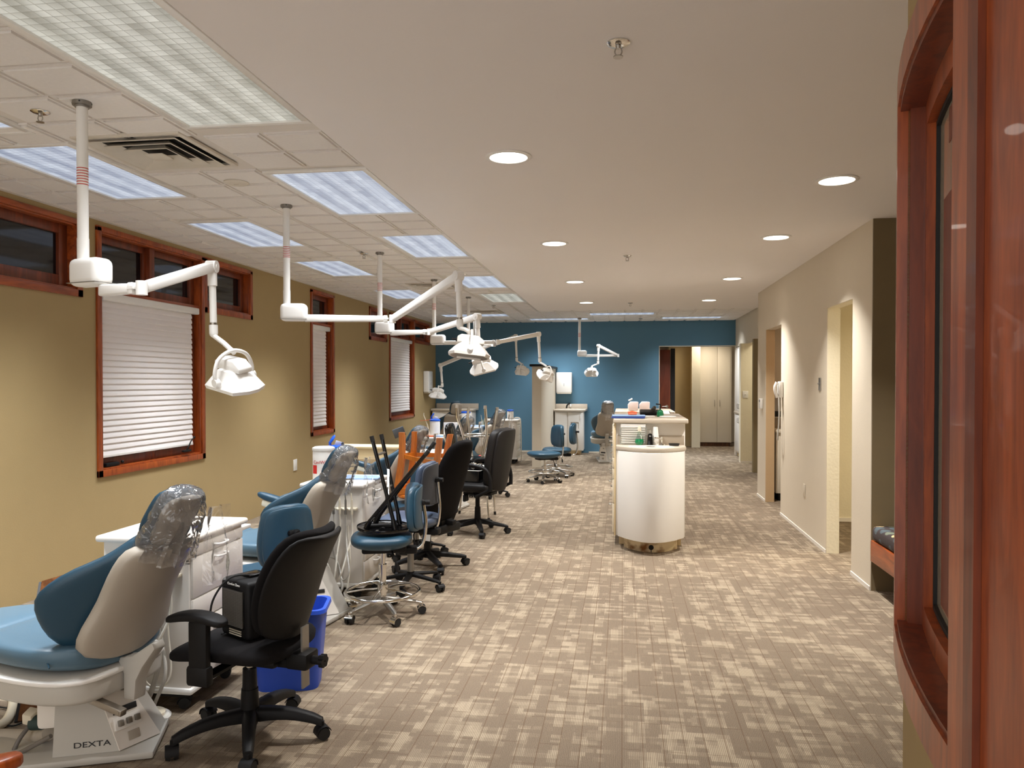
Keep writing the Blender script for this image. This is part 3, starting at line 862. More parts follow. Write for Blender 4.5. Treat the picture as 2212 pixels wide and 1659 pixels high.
def star_base(root, r, ang0, mat, z_hub, z_tip, w0=.055, w1=.032, h0=.05, h1=.024, hub_r=.034, arch=.0, cast='black_pl', wheel_r=.026, hub_mat=None, swing=.6):
    for k in range(5):
        a = ang0+2*pi*k/5; d = V(cos(a), sin(a), 0); s = V(-sin(a), cos(a), 0)
        rings = []
        for i in range(9):
            t = i/8; q = d*(lerp(hub_r*.5, r, t))+V(0, 0, lerp(z_hub, z_tip, t)+arch*sin(pi*t*.9))
            w = lerp(w0, w1, t)/2; h = lerp(h0, h1, t)
            if i == 8: q.z -= .004; w *= .8
            rings.append([q+s*(-w)+V(0, 0, -h*.7), q+s*(-w*1.05), q+s*(-w*.6)+V(0, 0, h*.3), q+s*(w*.6)+V(0, 0, h*.3), q+s*(w*1.05), q+s*w+V(0, 0, -h*.7)])
        m = MB(); m.loft(rings); leg = m.build('leg', mat, root, ang=50)
        tip = d*r; caster(leg, (tip.x, tip.y, z_tip), a+swing+k*1.3, cast, wheel_r)
    m = MB(); m.lathe([(0, z_hub-h0), (hub_r*.9, z_hub-h0), (hub_r, z_hub-.01), (hub_r, z_hub+h0*.45), (hub_r*.7, z_hub+h0*.7), (0, z_hub+h0*.7)])
    m.build('hub', hub_mat or mat, root)

def plate_pad(m, w, h, t, thick_bulge=0, e=3.2): pass

# ---------------------------------------------------------------- dental patient chair; local +x = towards the head end
def dental_chair(name_label, base_rz=0.0, ped=0.0, cover=True, text=False, arm=True, rise=0.0, motor=True, seat_mat='blue_light', tilt=0.0, back_mat='blue'):
    t = thing('dental_chair', name_label, 'dental chair', group='dental chairs')
    z = .0+rise
    # -- back cushion with butterfly wings
    def axis(v):      # centre line of the back, v 0 bottom .. 1 top
        th = radians(20+8*v+tilt); L_ = .53*v
        return V(.02+sin(th)*L_, 0, .43+z+cos(th)*L_), V(-cos(th), 0, sin(th))
    W = [(0, .19), (.15, .245), (.36, .28), (.56, .25), (.76, .17), (.92, .12), (1, .11)]
    B = [(0, .05), (.15, .10), (.36, .15), (.58, .11), (.8, .03), (1, .0)]
    m = MB()
    def f(v):
        c, n = axis(v); return c+n*.055, V(0, curve(W, v), 0), n*curve([(0, .05), (.4, .055), (1, .04)], v), curve(B, v)
    m.pad(f, 22, 36, 2.6, 5, 3); m.build('back_cushion', back_mat, t, ang=60)
    m = MB()
    SW = [(0, .14), (.06, .185), (.5, .175), (.9, .165), (1, .14)]
    def f2(v):
        v2 = .01+v*.93; c, n = axis(v2); return c-n*.014, V(0, curve(SW, v), 0), n*.034, .04
    m.pad(f2, 14, 32, 4.5, 9, 9); sh = m.build('back_shell', 'shell', t, ang=60)
    m = MB()
    for v in (.2, .62): c, n = axis(v); m.cyl(c-n*.04, c-n*.047, .006, n=8)
    m.build('screw', 'dull', sh)
    # -- head rest
    hd = radians(31+tilt); c0, n0 = axis(1.0); hc = c0+V(sin(hd), 0, cos(hd))*.078+n0*.02
    ux, un = V(sin(hd), 0, cos(hd)), V(-cos(hd), 0, sin(hd))
    m = MB()
    m.pad(lambda v: (hc+ux*(v-.5)*.235+un*.03, V(0, .100-.02*abs(v-.4), 0), un*.034, .02), 14, 28, 2.4, 3, 2.4)
    hr = m.build('headrest', back_mat, t, ang=60)
    m = MB(); m.pad(lambda v: (hc+ux*(v-.5)*.22-un*.015, V(0, .092, 0), un*.024, .01), 12, 28, 2.6, 3, 2.4)
    m.build('headrest_back', 'shell', hr, ang=60)
    m = MB(); m.beam(c0-n0*.02-V(0, 0, .05), hc-un*.02, .05, .012, up=(0, 1, 0)); m.build('headrest_bracket', 'steel', t)
    if cover:
        m = MB(); rnd = random.Random(3); rings = []
        for i in range(15):
            v = i/14; k = (1-abs(2*v-1)**3.2)**.35 if v > .5 else .98+.10*(1-v*2)
            c = hc+ux*(lerp(-.150, .138, v))+un*.006; w, h = .114*k, .070*k
            ring = []
            for q in range(40):
                a = 2*pi*q/40; j = 1+.035*sin(q*2.3+i*1.7)*rnd.random()+.05*(rnd.random()-.5)
                dx = max(0, -cos(a))*0
                p = c+V(0, cos(a)*w*j, 0)+un*(sin(a)*h*j)
                if sin(a) < -.1 and v < .75:       # loose skirt hanging behind
                    p += V(.055*(-sin(a))*(1-v), 0, -.02*(-sin(a)))+V(0, .02*sin(q*1.9), 0)*(1-v)
                ring.append(p)
            rings.append(ring)
        m.loft(rings, cap=False); m._add([*rings[-1]], [tuple(range(40))]); m.build('plastic_cover', 'film', t, ang=25)
        # trailing flap of the bag
        m = MB(); vs = []; nx, nz = 8, 9
        for i in range(nz+1):
            for j in range(nx+1):
                u, v = j/nx, i/nz
                p = hc+ux*(.11-.05*v)-un*.08+V(.05+.07*v*.6+.01*sin(j*2+i*.7), (u-.3)*.13*(1+.5*v), -.24*v)
                vs.append(p+V(.012*sin(j*1.7), .006*sin(i*1.3+j), 0))
        m._add(vs, [(i*(nx+1)+j, i*(nx+1)+j+1, (i+1)*(nx+1)+j+1, (i+1)*(nx+1)+j) for i in range(nz) for j in range(nx)])
        m.build('cover_flap', 'film', t, ang=70)
    # -- seat cushion (towards -x), leg cushion
    m = MB()
    m.pad(lambda v: (V(lerp(.04, -.50, v), 0, .435+z+.02*v), V(0, curve([(0, .20), (.25, .262), (.8, .26), (1, .245)], v), 0), V(0, 0, .055), .03*(1-v)), 16, 36, 4, 6, 5)
    sc = m.build('seat_cushion', seat_mat, t, ang=60)
    m = MB(); m.tube([V(-.05, -.262, .44+z), V(-.16, -.20, .490+z), V(-.28, 0, .500+z), V(-.16, .20, .490+z), V(-.05, .262, .44+z)], .0035, 6)
    m.build('piping', back_mat, sc)
    m = MB()
    m.pad(lambda v: (V(lerp(-.50, -1.12, v), 0, .455+z-.10*v*v), V(0, curve([(0, .25), (.5, .22), (1, .17)], v), 0), V(0, 0, .05), 0), 14, 32, 4, 6, 4)
    m.build('leg_cushion', seat_mat, t, ang=60)
    # -- seat pan with rounded heel
    m = MB()
    m.pad(lambda v: (V(lerp(.05, -.62, v), 0, .335+z), V(0, curve([(0, .19), (.2, .255), (1, .25)], v), 0), V(0, 0, .062), 0), 16, 36, 6, 8, 5)
    pan = m.build('seat_pan', 'enamel_grey', t, ang=50)
    m = MB(); m.pad(lambda v: (V(lerp(.06, -.62, v), 0, .372+z), V(0, curve([(0, .20), (.2, .264), (1, .258)], v), 0), V(0, 0, .012), 0), 16, 36, 6, 8, 5)
    m.build('pan_lip', 'white', pan, ang=50)
    m = MB(); m.pad(lambda v: (V(lerp(-.60, -1.08, v), 0, .385+z-.10*v*v), V(0, .16, 0), V(0, 0, .03), 0), 10, 28, 6, 8, 5); m.build('leg_board', 'enamel_grey', pan, ang=50)
    if text: lettering('DEXTA', .036, 'ink', pan, frame3(V(-.175, -.2555, .325+z), (1, 0, -.0), (0, 0, 1)), sx=1.25)
    # -- tilt bracket and hydraulic arm
    m = MB(); m.prism([(.02, .41+z), (.10, .425+z), (.20, .49+z), (.215, .465+z), (.15, .385+z), (.118, .33+z), (.11, .25+z), (.055, .25+z), (.055, .35+z)], -.03, .03, axis=1, bev=.008)
    m.build('back_bracket', 'enamel_grey', t)
    m = MB(); m.beam((-.10, -.115, .29+z), (.15, -.115, .245+z), .03, .026, bev=.004); m.cyl((.135, -.132, .248+z), (.135, -.128, .248+z), .008, n=10)
    m.build('lift_rod', 'steel', t)
    # -- lift column and base, turned on the pedestal
    b = bpy.data.objects.new('pedestal', None); COL.objects.link(b); b.parent = t; b.rotation_euler = (0, 0, base_rz); b.location = (ped, 0, 0)
    m = MB(); m.bx(-.16, .06, -.09, .09, .13, .30+z, .02); m.build('lift_column', 'white_lam', b)
    m = MB()
    m.loft([[V(*p, .035) for p in ((-.09, -.125), (.15, -.125), (.27, .0), (.27, .125), (-.09, .125))],
            [V(*p, .30) for p in ((-.08, -.11), (.06, -.11), (.13, -.03), (.13, .11), (-.08, .11))]])
    hs = m.build('housing', 'enamel_grey', b, ang=20)
    m = MB(); B0, B1, T0, T1 = V(.148, -.128, .037), V(.272, .0, .037), V(.058, -.113, .305), V(.132, -.03, .305)
    nn = (B1-B0).cross(T0-B0).normalized()*.006
    m.loft([[B0, B1, T1, T0], [B0+nn, B1+nn, T1+nn, T0+nn]]); fp = m.build('front_panel', 'white_lam', b, ang=20)
    T = frame3((B0+B1+T0+T1)/4+nn, B1-B0, (T0+T1)/2-(B0+B1)/2)
    def pb(cx, cy, cz, dx, dy, dz, mat, nm):
        q = MB(); q.box((cx, cy, cz), (dx, dy, dz), None, .002); q.bm.transform(T); q.build(nm, mat, fp)
    pb(0, .01, .002, .10, .024, .006, 'ink', 'label_strip'); pb(.0, -.038, .006, .11, .05, .012, 'white', 'switch_panel')
    for k in range(3): pb(-.035+.035*k, -.038, .018, .018, .024, .02, 'dull', 'switch')
    pb(.02, -.10, .002, .05, .035, .003, 'shell', 'rating_plate')
    m.bm.free()
    q = MB(); q.cyl(T @ V(0, .085, 0), T @ V(0, .085, .02), .005, n=8); q.beam(T @ V(-.012, .085, .02), T @ V(.012, .09, .02), .006, .006); q.build('latch', 'dull', fp)
    if text:
        lettering('DEXTA', .030, 'ink', hs, frame3(V(.05, -.1245, .072), (1, 0, .0), (0, .057, 1)), sx=1.4)
    m = MB(); m.bx(-.55, .28, -.16, .16, .004, .034, .010, 2); m.build('floor_plate', 'enamel_grey', b)
    if motor:
        m = MB(); m.bx(-.42, -.18, -.10, .10, .03, .20, .015); m.build('motor_cover', 'shell', b)
    if arm:
        a = MB(); a.beam((-.05, .285, .56+z), (-.50, .285, .66+z), .05, .05, bev=.012); a.build('armrest_frame', 'ivory', t)
        a = MB(); a.pad(lambda v: (V(lerp(-.04, -.54, v), .285, .60+z+.115*v), V(0, .034, 0), V(0, 0, .026), 0), 10, 20, 3, 4, 3); a.build('armrest', back_mat, t, ang=60)
        a = MB(); a.cyl((-.06, .26, .46+z), (-.10, .285, .58+z), .014, n=12); a.build('armrest_post', 'chrome', t)
    return t

# ---------------------------------------------------------------- dental drawer cart; local origin floor centre, drawers on +x, hoses on -y
def dental_cart(label, w=.42, d=.48, h=.80, hoses=True, knob=True, seed=1, trim=False):
    t = thing('dental_cart', label, 'cart', group='white dental drawer carts')
    x, y = w/2, d/2
    m = MB(); m.bx(-x, x, -y, y, .10, h-.03, .004); m.build('body', 'white_lam', t)
    m = MB(); m.bx(-x-.02, x+.02, -y-.035, y+.035, h-.03, h, .012, 3); m.build('worktop', 'white_lam', t)
    m = MB(); m.bx(-x-.01, x+.014, -y-.012, y+.012, .085, .115, .010); m.build('base_moulding', 'white', t)
    m = MB(); m.bx(-x+.03, x-.03, -y+.03, y-.03, .06, .09); m.build('plinth', 'dark', t)
    for sx in (-1, 1):
        for sy in (-1, 1): caster(t, (sx*(x-.06), sy*(y-.06), .07), .4*sx, 'black_pl', .028)
    zs = [(.135, .255), (.262, .40), (.407, .50), (.507, .60), (.607, .705), (.712, h-.045)]
    zs = [(.135, .262), (.269, .40), (.407, .51), (.517, .70), (.707, h-.043)]
    for k, (a, b) in enumerate(zs):
        m = MB(); m.bx(x, x+.012, -y+.012, y-.012, a, b, .003); dr = m.build('drawer', 'white_lam', t)
        if k in (0, 1, 3, 4):
            zz = b-.028; m = MB()
            m.tube([(x+.012, -.045, zz), (x+.034, -.043, zz), (x+.036, 0, zz-.003), (x+.034, .043, zz), (x+.012, .045, zz)], .0058, 8, sub=5)
            m.build('drawer_pull', 'white', dr)
    # pull-out shelf at the far side
    m = MB(); m.bx(x-.30, x-.02, y+.03, y+.14, h-.075, h-.055, .004); m.build('pull_out_shelf', 'edge' if trim else 'white_lam', t)
    if hoses:
        # instrument holder on the side facing the camera and its hanging hoses
        m = MB(); m.box((x-.105, -y-.02, h-.17), (.15, .038, .016), None, .004)
        for k in range(4): m.tube([(x-.175+.04*k, -y-.055, h-.162), (x-.19+.04*k, -y-.075, h-.16), (x-.175+.04*k, -y-.09, h-.165)], .006, 8)
        ho = m.build('instrument_holder', 'ivory', t)
        rnd = random.Random(seed)
        for k in range(4):
            hx = x-.18+.043*k
            m = MB(); m.cyl((hx, -y-.068, h-.10), (hx, -y-.066, h-.20), .007, .009, 10)
            m.cyl((hx, -y-.068, h-.10), (hx-.004, -y-.07, h-.055), .005, .003, 8); m.build('handpiece', 'ivory' if k % 2 else 'dull', ho)
            m = MB(); dx = rnd.uniform(-.12, .08); dy = rnd.uniform(-.10, -.02); low = rnd.uniform(.14, .30)
            m.tube([(hx, -y-.066, h-.19), (hx+.004, -y-.07, h-.33), (hx+dx*.4, -y-.10+dy*.3, .36), (hx+dx, -y-.14+dy, low), (hx+dx-.07, -y-.12+dy*.5, low-.06),
                    (hx+dx-.16, -y-.06, low+.05), (x-.36-.02*k, -y-.02, .30)], .0065 if k % 2 else .0045, 8)
            m.build('hose', 'tube' if k % 2 == 0 else 'tube_white', ho)
    if knob:
        m = MB(); m.bx(-x-.10, -x+.0, -y+.01, -y+.20, h-.20, h-.175, .004); sh = m.build('side_shelf', 'white', t)
        m = MB(); m.cyl((-x-.115, -y+.05, h-.185), (-x-.145, -y+.03, h-.185), .022, .024, 18); m.build('knob', 'black_gl', sh)
    return t

# ---------------------------------------------------------------- upholstered operator's stool; faces -x
def op_stool(label, mat='blue', ring=True, base='chrome', seat_z=.46, back_z=(.52, .84), bw=.17, ang0=.3, group="blue operator stools", seat_r=.215, back_col=None, yaw_back=0, back_r=.27):
    t = thing('operator_stool', label, 'stool', group=group)
    m = MB()
    m.pad(lambda v: (V(lerp(-seat_r, seat_r*.95, v), 0, seat_z-.052-.012*sin(pi*v)), V(0, seat_r*(1.0-.10*v), 0), V(0, 0, .055), .015), 18, 40, 2.3, 2.6, 2.2)
    s = m.build('seat', mat, t, ang=60)
    m = MB(); m.bx(-.13, .15, -.075, .075, seat_z-.135, seat_z-.085, .015); m.bx(.10, .22, -.04, .04, seat_z-.15, seat_z-.105, .01)
    m.build('seat_mechanism', 'black_pl', t)
    m = MB(); m.tube([(.02, .07, seat_z-.115), (.03, .16, seat_z-.125), (.04, .20, seat_z-.13)], .005, 8); m.cyl((.04, .19, seat_z-.13), (.045, .235, seat_z-.135), .010, n=10)
    m.build('lever', 'black_pl', t); m = MB()
    m.tube([(.06, -.07, seat_z-.12), (.07, -.14, seat_z-.135), (.085, -.16, seat_z-.19)], .005, 8); m.cyl((.085, -.16, seat_z-.18), (.09, -.165, seat_z-.23), .010, n=10)
    m.build('lever', 'black_pl', t)
    bt = bpy.data.objects.new('back_assembly', None); COL.objects.link(bt); bt.parent = t; bt.rotation_euler = (0, 0, yaw_back)
    m = MB(); R = back_r; z0, z1 = back_z
    m.tube([(.15, 0, seat_z-.125), (R-.03, 0, seat_z-.13), (R+.03, 0, seat_z-.09), (R+.05, 0, seat_z+.04), (R+.035, 0, lerp(z0, z1, .55))], .012 if base == 'chrome' else .010, 10)
    m.build('back_bracket', 'chrome', bt)
    m = MB(); m.box((R+.03, 0, lerp(z0, z1, .58)), (.035, .07, .035), None, .014); m.cyl((R+.04, 0, lerp(z0, z1, .58)), (R+.075, 0, lerp(z0, z1, .58)), .016, n=14)
    m.build('back_knob', 'black_pl', bt)
    m = MB()
    m.pad(lambda v: (V(R-.02+.01*(2*v-1)**2, 0, lerp(z0, z1, v)), V(0, bw*curve([(0, .92), (.4, 1), (1, .82)], v), 0), V(-.036, 0, 0), .045), 18, 36, 3., 4, 2.6)
    m.build('backrest', mat, bt, ang=60)
    m = MB()
    m.pad(lambda v: (V(R+.014+.01*(2*v-1)**2, 0, lerp(z0+.012, z1-.012, v)), V(0, (bw-.010)*curve([(0, .92), (.4, 1), (1, .82)], v), 0), V(-.012, 0, 0), .045), 14, 36, 3., 5, 2.6)
    m.build('backrest_shell', back_col or mat, bt, ang=60)
    zc = .13 if base == 'chrome' else .12
    star_base(t, .25, ang0, 'steel' if base == 'chrome' else 'black_pl', zc-.01, .075, .045, .028, .026, .016, .026, .0, 'chrome' if base == 'chrome' else 'black_pl', .027, 'chrome' if base == 'chrome' else 'black_pl')
    m = MB(); m.cyl((0, 0, zc-.02), (0, 0, seat_z-.22), .024, n=20); m.cyl((0, 0, seat_z-.23), (0, 0, seat_z-.09), .014, n=16)
    m.cyl((0, 0, seat_z-.235), (0, 0, seat_z-.215), .027, n=20)
    m.build('gas_column', 'chrome' if base == 'chrome' else 'dull', t)
    if ring:
        m = MB(); m.tube([(.235*cos(a), .235*sin(a), .155) for a in [2*pi*k/28 for k in range(28)]], .0115, 12, smooth=False, closed=True)
        rg = m.build('foot_ring', 'chrome', t)
        m = MB()
        for k in range(5):
            a = ang0+pi/5+2*pi*k/5; m.tube([(.03*cos(a), .03*sin(a), .175), (.13*cos(a), .13*sin(a), .170), (.23*cos(a), .23*sin(a), .156)], .006, 8)
        m.build('ring_spokes', 'chrome', rg)
        m = MB(); m.cyl((0, 0, .155), (0, 0, .205), .034, n=20); m.build('ring_collar', 'chrome', rg)
    return t

# ---------------------------------------------------------------- dental lamp; all nodes in world space
def dental_lamp(label, mount, box_z, joint, elbow, drop, head, hang, tilt=.35, roll=0.0, size=1.0, side=1, sticker=True):
    """mount (x,y) on the ceiling; arm path joint -> elbow -> drop end -> lamp head"""
    t = thing('dental_lamp', label, 'dental light', (mount[0], mount[1], ZT-.006), 0, 'white ceiling-hung dental lights')
    O = Vector((mount[0], mount[1], ZT-.006))
    def L(p): return Vector(p)-O
    zb = box_z-O.z
    m = MB(); m.cyl((0, 0, 0), (0, 0, -.022), .040, n=28); m.cyl((0, 0, -.022), (0, 0, -.03), .030, n=24)
    fl = m.build('ceiling_flange', 'dull', t)
    m = MB()
    for k in range(4): m.cyl(V(.041*cos(k*1.57+.4), .041*sin(k*1.57+.4), -.012), V(.039*cos(k*1.57+.4), .039*sin(k*1.57+.4), -.012), .004, n=8)
    m.build('flange_screw', 'ink', fl)
    m = MB(); m.cyl((0, 0, -.02), (0, 0, zb+.15), .0235, n=24); m.cyl((0, 0, zb+.155), (0, 0, zb+.04), .025, n=24)
    po = m.build('pole', 'white', t)
    if sticker:
        m = MB()
        for k in range(7): m.cyl((0, 0, -.30-.012*k), (0, 0, -.304-.012*k), .0238, n=24, cap=False)
        m.build('warning_sticker', 'red_text', po)
    j, e, d, hd = L(joint), L(elbow), L(drop), L(head)
    dirb = V(j.x, j.y, 0).normalized(); rz = atan2(dirb.y, dirb.x)
    m = MB(); m.box(V(0, 0, zb)+dirb*.05, (.185, .105, .125), (0, 0, rz), .032, 4)
    bx_ = m.build('junction_box', 'white', t, ang=50)
    m = MB(); m.box(V(0, 0, zb-.048)+dirb*.05, (.1855, .1055, .003), (0, 0, rz), .001); m.build('box_seam', 'dull', bx_)
    m = MB(); a = V(0, 0, j.z)+dirb*.12; m.beam(a, j-dirb*.035, .045, .052, bev=.008, w1=.038, h1=.042); m.build('fixed_arm', 'white', t, ang=50)
    m = MB(); m.cyl(j-V(0, 0, .03), j+V(0, 0, .03), .024, n=18); m.box(j-dirb*.05, (.03, .042, .05), (0, 0, rz), .005); m.box(j-dirb*.045+V(0, 0, .002), (.035, .046, .012), (0, 0, rz))
    m.build('swivel', 'white', t)
    m = MB(); u = (e-j).normalized(); m.beam(j+u*.02, e-u*.01, .036, .048, bev=.008, w1=.04, h1=.055); sa = m.build('spring_arm', 'white', t, ang=50)
    m = MB(); n_ = u.cross(V(0, 0, 1)).normalized(); m.cyl(e-n_*.026, e+n_*.026, .032, n=22); m.cyl(e-n_*.029, e+n_*.029, .012, n=14); m.build('elbow', 'white', t)
    m = MB(); dd = (d-e).normalized(); m.cyl(e, e+dd*.10, .024, n=18); m.cyl(e+dd*.09, d, .018, n=18); m.build('drop_tube', 'white', t)
    m = MB(); m.cyl(d+dd*(-.012), d, .0185, n=18); m.build('collar', 'steel', t)
    m = MB(); nk = (hd-d); k1 = d+dd*.045; hub = hd+V(0, 0, .10)*size
    m.cyl(d, k1, .022, n=18); m.tube([k1-V(0, 0, .01), k1+(hub-k1)*.5, hub], .013, 12, smooth=False); m.sphere(k1, .0215)
    m.build('neck', 'white', t)
    # head: shallow trapezoid hood with centre ridge, yoke handle
    R = Matrix.Translation(hd) @ Euler((tilt, roll, hang), 'XYZ').to_matrix().to_4x4() @ Matrix.Scale(size, 4)
    h = bpy.data.objects.new('lamp_head', None); COL.objects.link(h); h.parent = t; h.matrix_local = R
    m = MB()
    def hood(z, w, l, c=.3): return [V(-w, -l*c, z), V(-w*.75, -l, z), V(w*.75, -l, z), V(w, -l*c, z), V(w, l*c, z), V(w*.75, l, z), V(-w*.75, l, z), V(-w, l*c, z)]
    m.loft([hood(-.055, .125, .078), hood(-.040, .130, .082), hood(.0, .095, .06), hood(.03, .062, .048), hood(.034, .05, .04)], cap=True)
    hd_ = m.build('hood', 'white', h, ang=32)
    m = MB()
    for s in (-1, 1):
        for k in range(3): m.box((s*(.088-.012*k), 0, -.010+.013*k), (.006, .06, .003), (0, s*.8, 0))
    m.build('cooling_slots', 'dull', hd_)
    m = MB(); m.loft([hood(-.0555, .112, .066), hood(-.058, .112, .066)], cap=True); m.build('reflector', 'steel', h)
    m = MB(); m.box((0, 0, -.064), (.15, .022, .012), None, .004); m.build('bulb_shield', 'white', h)
    m = MB(); m.prism([(-.085, .028), (.085, .028), (.085, .05), (.045, .078), (-.06, .078), (-.085, .062)], -.034, .034, axis=1, bev=.006); m.build('lamp_housing', 'white', h)
    m = MB(); m.tube([(0, -.088, -.02), (0, -.092, .03), (0, -.065, .088), (0, 0, .112), (0, .065, .088), (0, .092, .03), (0, .088, -.02)], .0085, 10)
    m.cyl((0, -.10, -.012), (0, -.078, -.012), .018, n=16); m.cyl((0, .10, -.012), (0, .078, -.012), .018, n=16); m.build('yoke', 'white', h)
    m = MB(); m.cyl((-.085, 0, .045), (-.118, 0, .045), .006, n=10); m.cyl((-.084, 0, .045), (-.092, 0, .045), .012, n=12); m.build('switch_knob', 'black_pl', h)
    return t
# ================================================================== DENTAL LAMPS
def lampnode(px, py, Y): return at(px, py, Y=Y)
dental_lamp('nearest dental light, hanging in front of the wide blind', (-2.395, 3.10), 1.985, lampnode(306, 622, 3.0), lampnode(458, 576, 3.7), lampnode(461, 702, 3.7), lampnode(506, 812, 3.62), -.45, tilt=.22, roll=.18, size=1.18)
dental_lamp('dental light on the second pole, arm raised high above its big hood', (-2.36, 5.11), 1.99, lampnode(848, 689, 5.3), lampnode(990, 596, 4.7), lampnode(993, 690, 4.7), lampnode(1015, 752, 4.62), .25, tilt=-.15, roll=.12, size=1.0)
dental_lamp('dental light on the third pole, its hood low in front of the blue wall', (-2.33, 7.11), 2.02, lampnode(928, 717, 7.0), lampnode(1031, 684, 6.6), lampnode(1034, 745, 6.6), lampnode(1043, 787, 6.6), .1, tilt=.5, roll=-.25, size=1.0)
dental_lamp('dental light on the fourth pole, hood in front of the beige partition', (-2.29, 9.09), 2.01, lampnode(1075, 739, 9.0), lampnode(1163, 722, 9.9), lampnode(1166, 774, 9.9), lampnode(1181, 808, 9.8), .6, tilt=.9, roll=.25, size=.98)
dental_lamp('dental light on the fifth pole with the farthest left hood', (-2.26, 11.04), 1.99, lampnode(1062, 744, 11.3), lampnode(952, 789, 11.9), lampnode(955, 828, 11.9), lampnode(946, 850, 11.9), .2, tilt=.3, roll=.1, size=1.1, sticker=False)
dental_lamp('small dental light hanging before the blue wall, left of the partition', (-2.74, 13.95), 2.02, lampnode(1068, 745, 13.2), lampnode(1114, 726, 12.9), lampnode(1116, 773, 12.9), lampnode(1127, 799, 12.9), -.2, tilt=.8, roll=.1, size=1.0, sticker=False)
dental_lamp('dental light right of the towel dispenser, arm folded back on itself', (-.843, 15.03), 2.05, lampnode(1335, 768, 15.0), lampnode(1293, 747, 14.6), lampnode(1292, 780, 14.6), lampnode(1278, 803, 14.6), .2, tilt=.9, roll=.0, size=1.05)

# ================================================================== DENTAL CHAIRS (head end = local +x)
c1 = dental_chair('nearest blue dental chair, turned away, clear bag over its headrest', base_rz=radians(34), ped=-.17, text=True, motor=False, arm=False)
c1.location = (-1.99, 2.76, 0); c1.rotation_euler = (0, 0, radians(-12))
c2 = dental_chair('second blue dental chair, left arm rest raised, behind the black task chair')
c2.location = (-2.035, 4.61, 0); c2.rotation_euler = (0, 0, radians(-10))
c3 = dup(c2, (-2.14, 6.78, 0), radians(-10), 'third blue dental chair, behind the upturned orange stool')
c4 = dup(c2, (-2.12, 8.84, .0), radians(-10), 'fourth blue dental chair, seen beyond the chrome stool legs')
c5 = dup(c2, (-2.05, 10.95, .0), radians(-20), 'fifth blue dental chair, nearest the far drawer cart on that side')
c6 = dental_chair('dental chair by the left sink with a bare grey headrest', cover=False, arm=False, rise=.08)
c6.location = (-2.86, 12.55, 0); c6.rotation_euler = (0, 0, radians(-62))
c7 = dental_chair('dental chair beside the island, grey back towards the camera', cover=True, arm=False, rise=.05)
c7.location = (-.30, 14.3, 0); c7.rotation_euler = (0, 0, radians(-84))

# ================================================================== CARTS
k1 = dental_cart('white drawer cart behind the nearest dental chair', seed=3)
k1.location = (-2.14, 3.40, 0)
k2 = dental_cart('white drawer cart with two wipes tubs behind the second dental chair', seed=8, knob=False)
k2.location = (-1.97, 5.22, 0)
k3 = dup(k2, (-1.98, 7.40, 0), 0, 'white drawer cart mostly hidden behind the upturned orange stool')
k4 = dup(k1, (-2.28, 9.52, 0), 0, 'white drawer cart carrying the open blue-lidded wipes tub')
k5 = dup(k2, (-2.31, 11.75, 0), 0, 'white drawer cart with papers beyond the leather chair')
k6 = dental_cart('cream drawer cart in the far corner with maple shelf', seed=5, w=.57, trim=True, knob=False, hoses=False)
k6.location = (-2.19, 13.85, 0)

# things on the carts
def wipes_tub(label, loc, r=.062, h=.20, lid='blue_pl', open_=False, rz=0, text=False, plain_lid=False):
    t = thing('wipes_tub', label, 'tub', loc, rz, 'wipes tubs on the carts')
    m = MB(); m.lathe([(0, 0), (r-.004, 0), (r, .006), (r, h-.01), (r-.004, h), (0, h)], n=32); b = m.build('tub', 'white', t)
    m = MB(); m.lathe([(0, h), (r+.003, h), (r+.004, h+.006), (r+.003, h+.018), (r-.012, h+.026), (0, h+.027)], n=32); ld = m.build('lid', 'white' if plain_lid else lid, t)
    if open_:
        m = MB(); m.cyl((-r*.7, 0, h+.03), (-r*.7, 0, h+.055), .01, n=10)
        T = Matrix.Translation((-r*.4, 0, h+.07)) @ Euler((0, -1.0, 0)).to_matrix().to_4x4()
        q = MB(); q.lathe([(0, 0), (.034, 0), (.036, .005), (.030, .010), (0, .012)], n=24); q.bm.transform(T @ Matrix.Diagonal((1, .9, 1, 1)))
        me = bpy.data.meshes.new('x'); q.bm.to_mesh(me); q.bm.free(); m.bm.from_mesh(me); bpy.data.meshes.remove(me)
        m.build('flip_cap', lid, ld)
        m = MB(); m.box((.012, 0, h+.04), (.05, .006, .035), (.2, .3, .4), .002); m.build('wipe', 'paper', t)
    if text:
        m = MB(); a0, a1 = radians(-150), radians(-50); n = 12
        rr = r+.0012
        def band(a0, a1, z0, z1, mat, nm, rr=rr):
            q = MB(); vs = []; 
            for i in range(n+1):
                a = lerp(a0, a1, i/n); vs += [V(rr*cos(a), rr*sin(a), z0), V(rr*cos(a), rr*sin(a), z1)]
            q._add(vs, [(2*i, 2*i+2, 2*i+3, 2*i+1) for i in range(n)]); q.build(nm, mat, b)
        m.bm.free()
        band(radians(-158), radians(-125), .055, .115, 'red', 'red_panel')
        for k in range(5): band(radians(-112), radians(-70), .05+.011*k, .0525+.011*k, 'pink', 'fine_print')
        q = lettering('CaviWipes', .032, 'red_text', None, Matrix.Identity(4))
        for v in q.data.vertices:
            a = radians(-96)+v.co.x/(r+.0015); zz = v.co.y+.135+0; rad = r+.0015+v.co.z
            v.co = (rad*cos(a), rad*sin(a), zz)
        q.parent = b
    return t
ct = .80
p = at(677, 1045, Z=.92)
wipes_tub('white wipes tub with red lettering on the second cart', (-2.09, 5.11, ct), .075, .215, plain_lid=True, text=True, rz=radians(20))
wipes_tub('wipes tub with open blue flip lid on the second cart', (-2.08, 5.33, ct), .068, .205, open_=True, rz=radians(35))
wipes_tub('wipes tub with raised round blue lid on the fourth cart', (-2.40, 9.56, ct), .066, .19, open_=True)
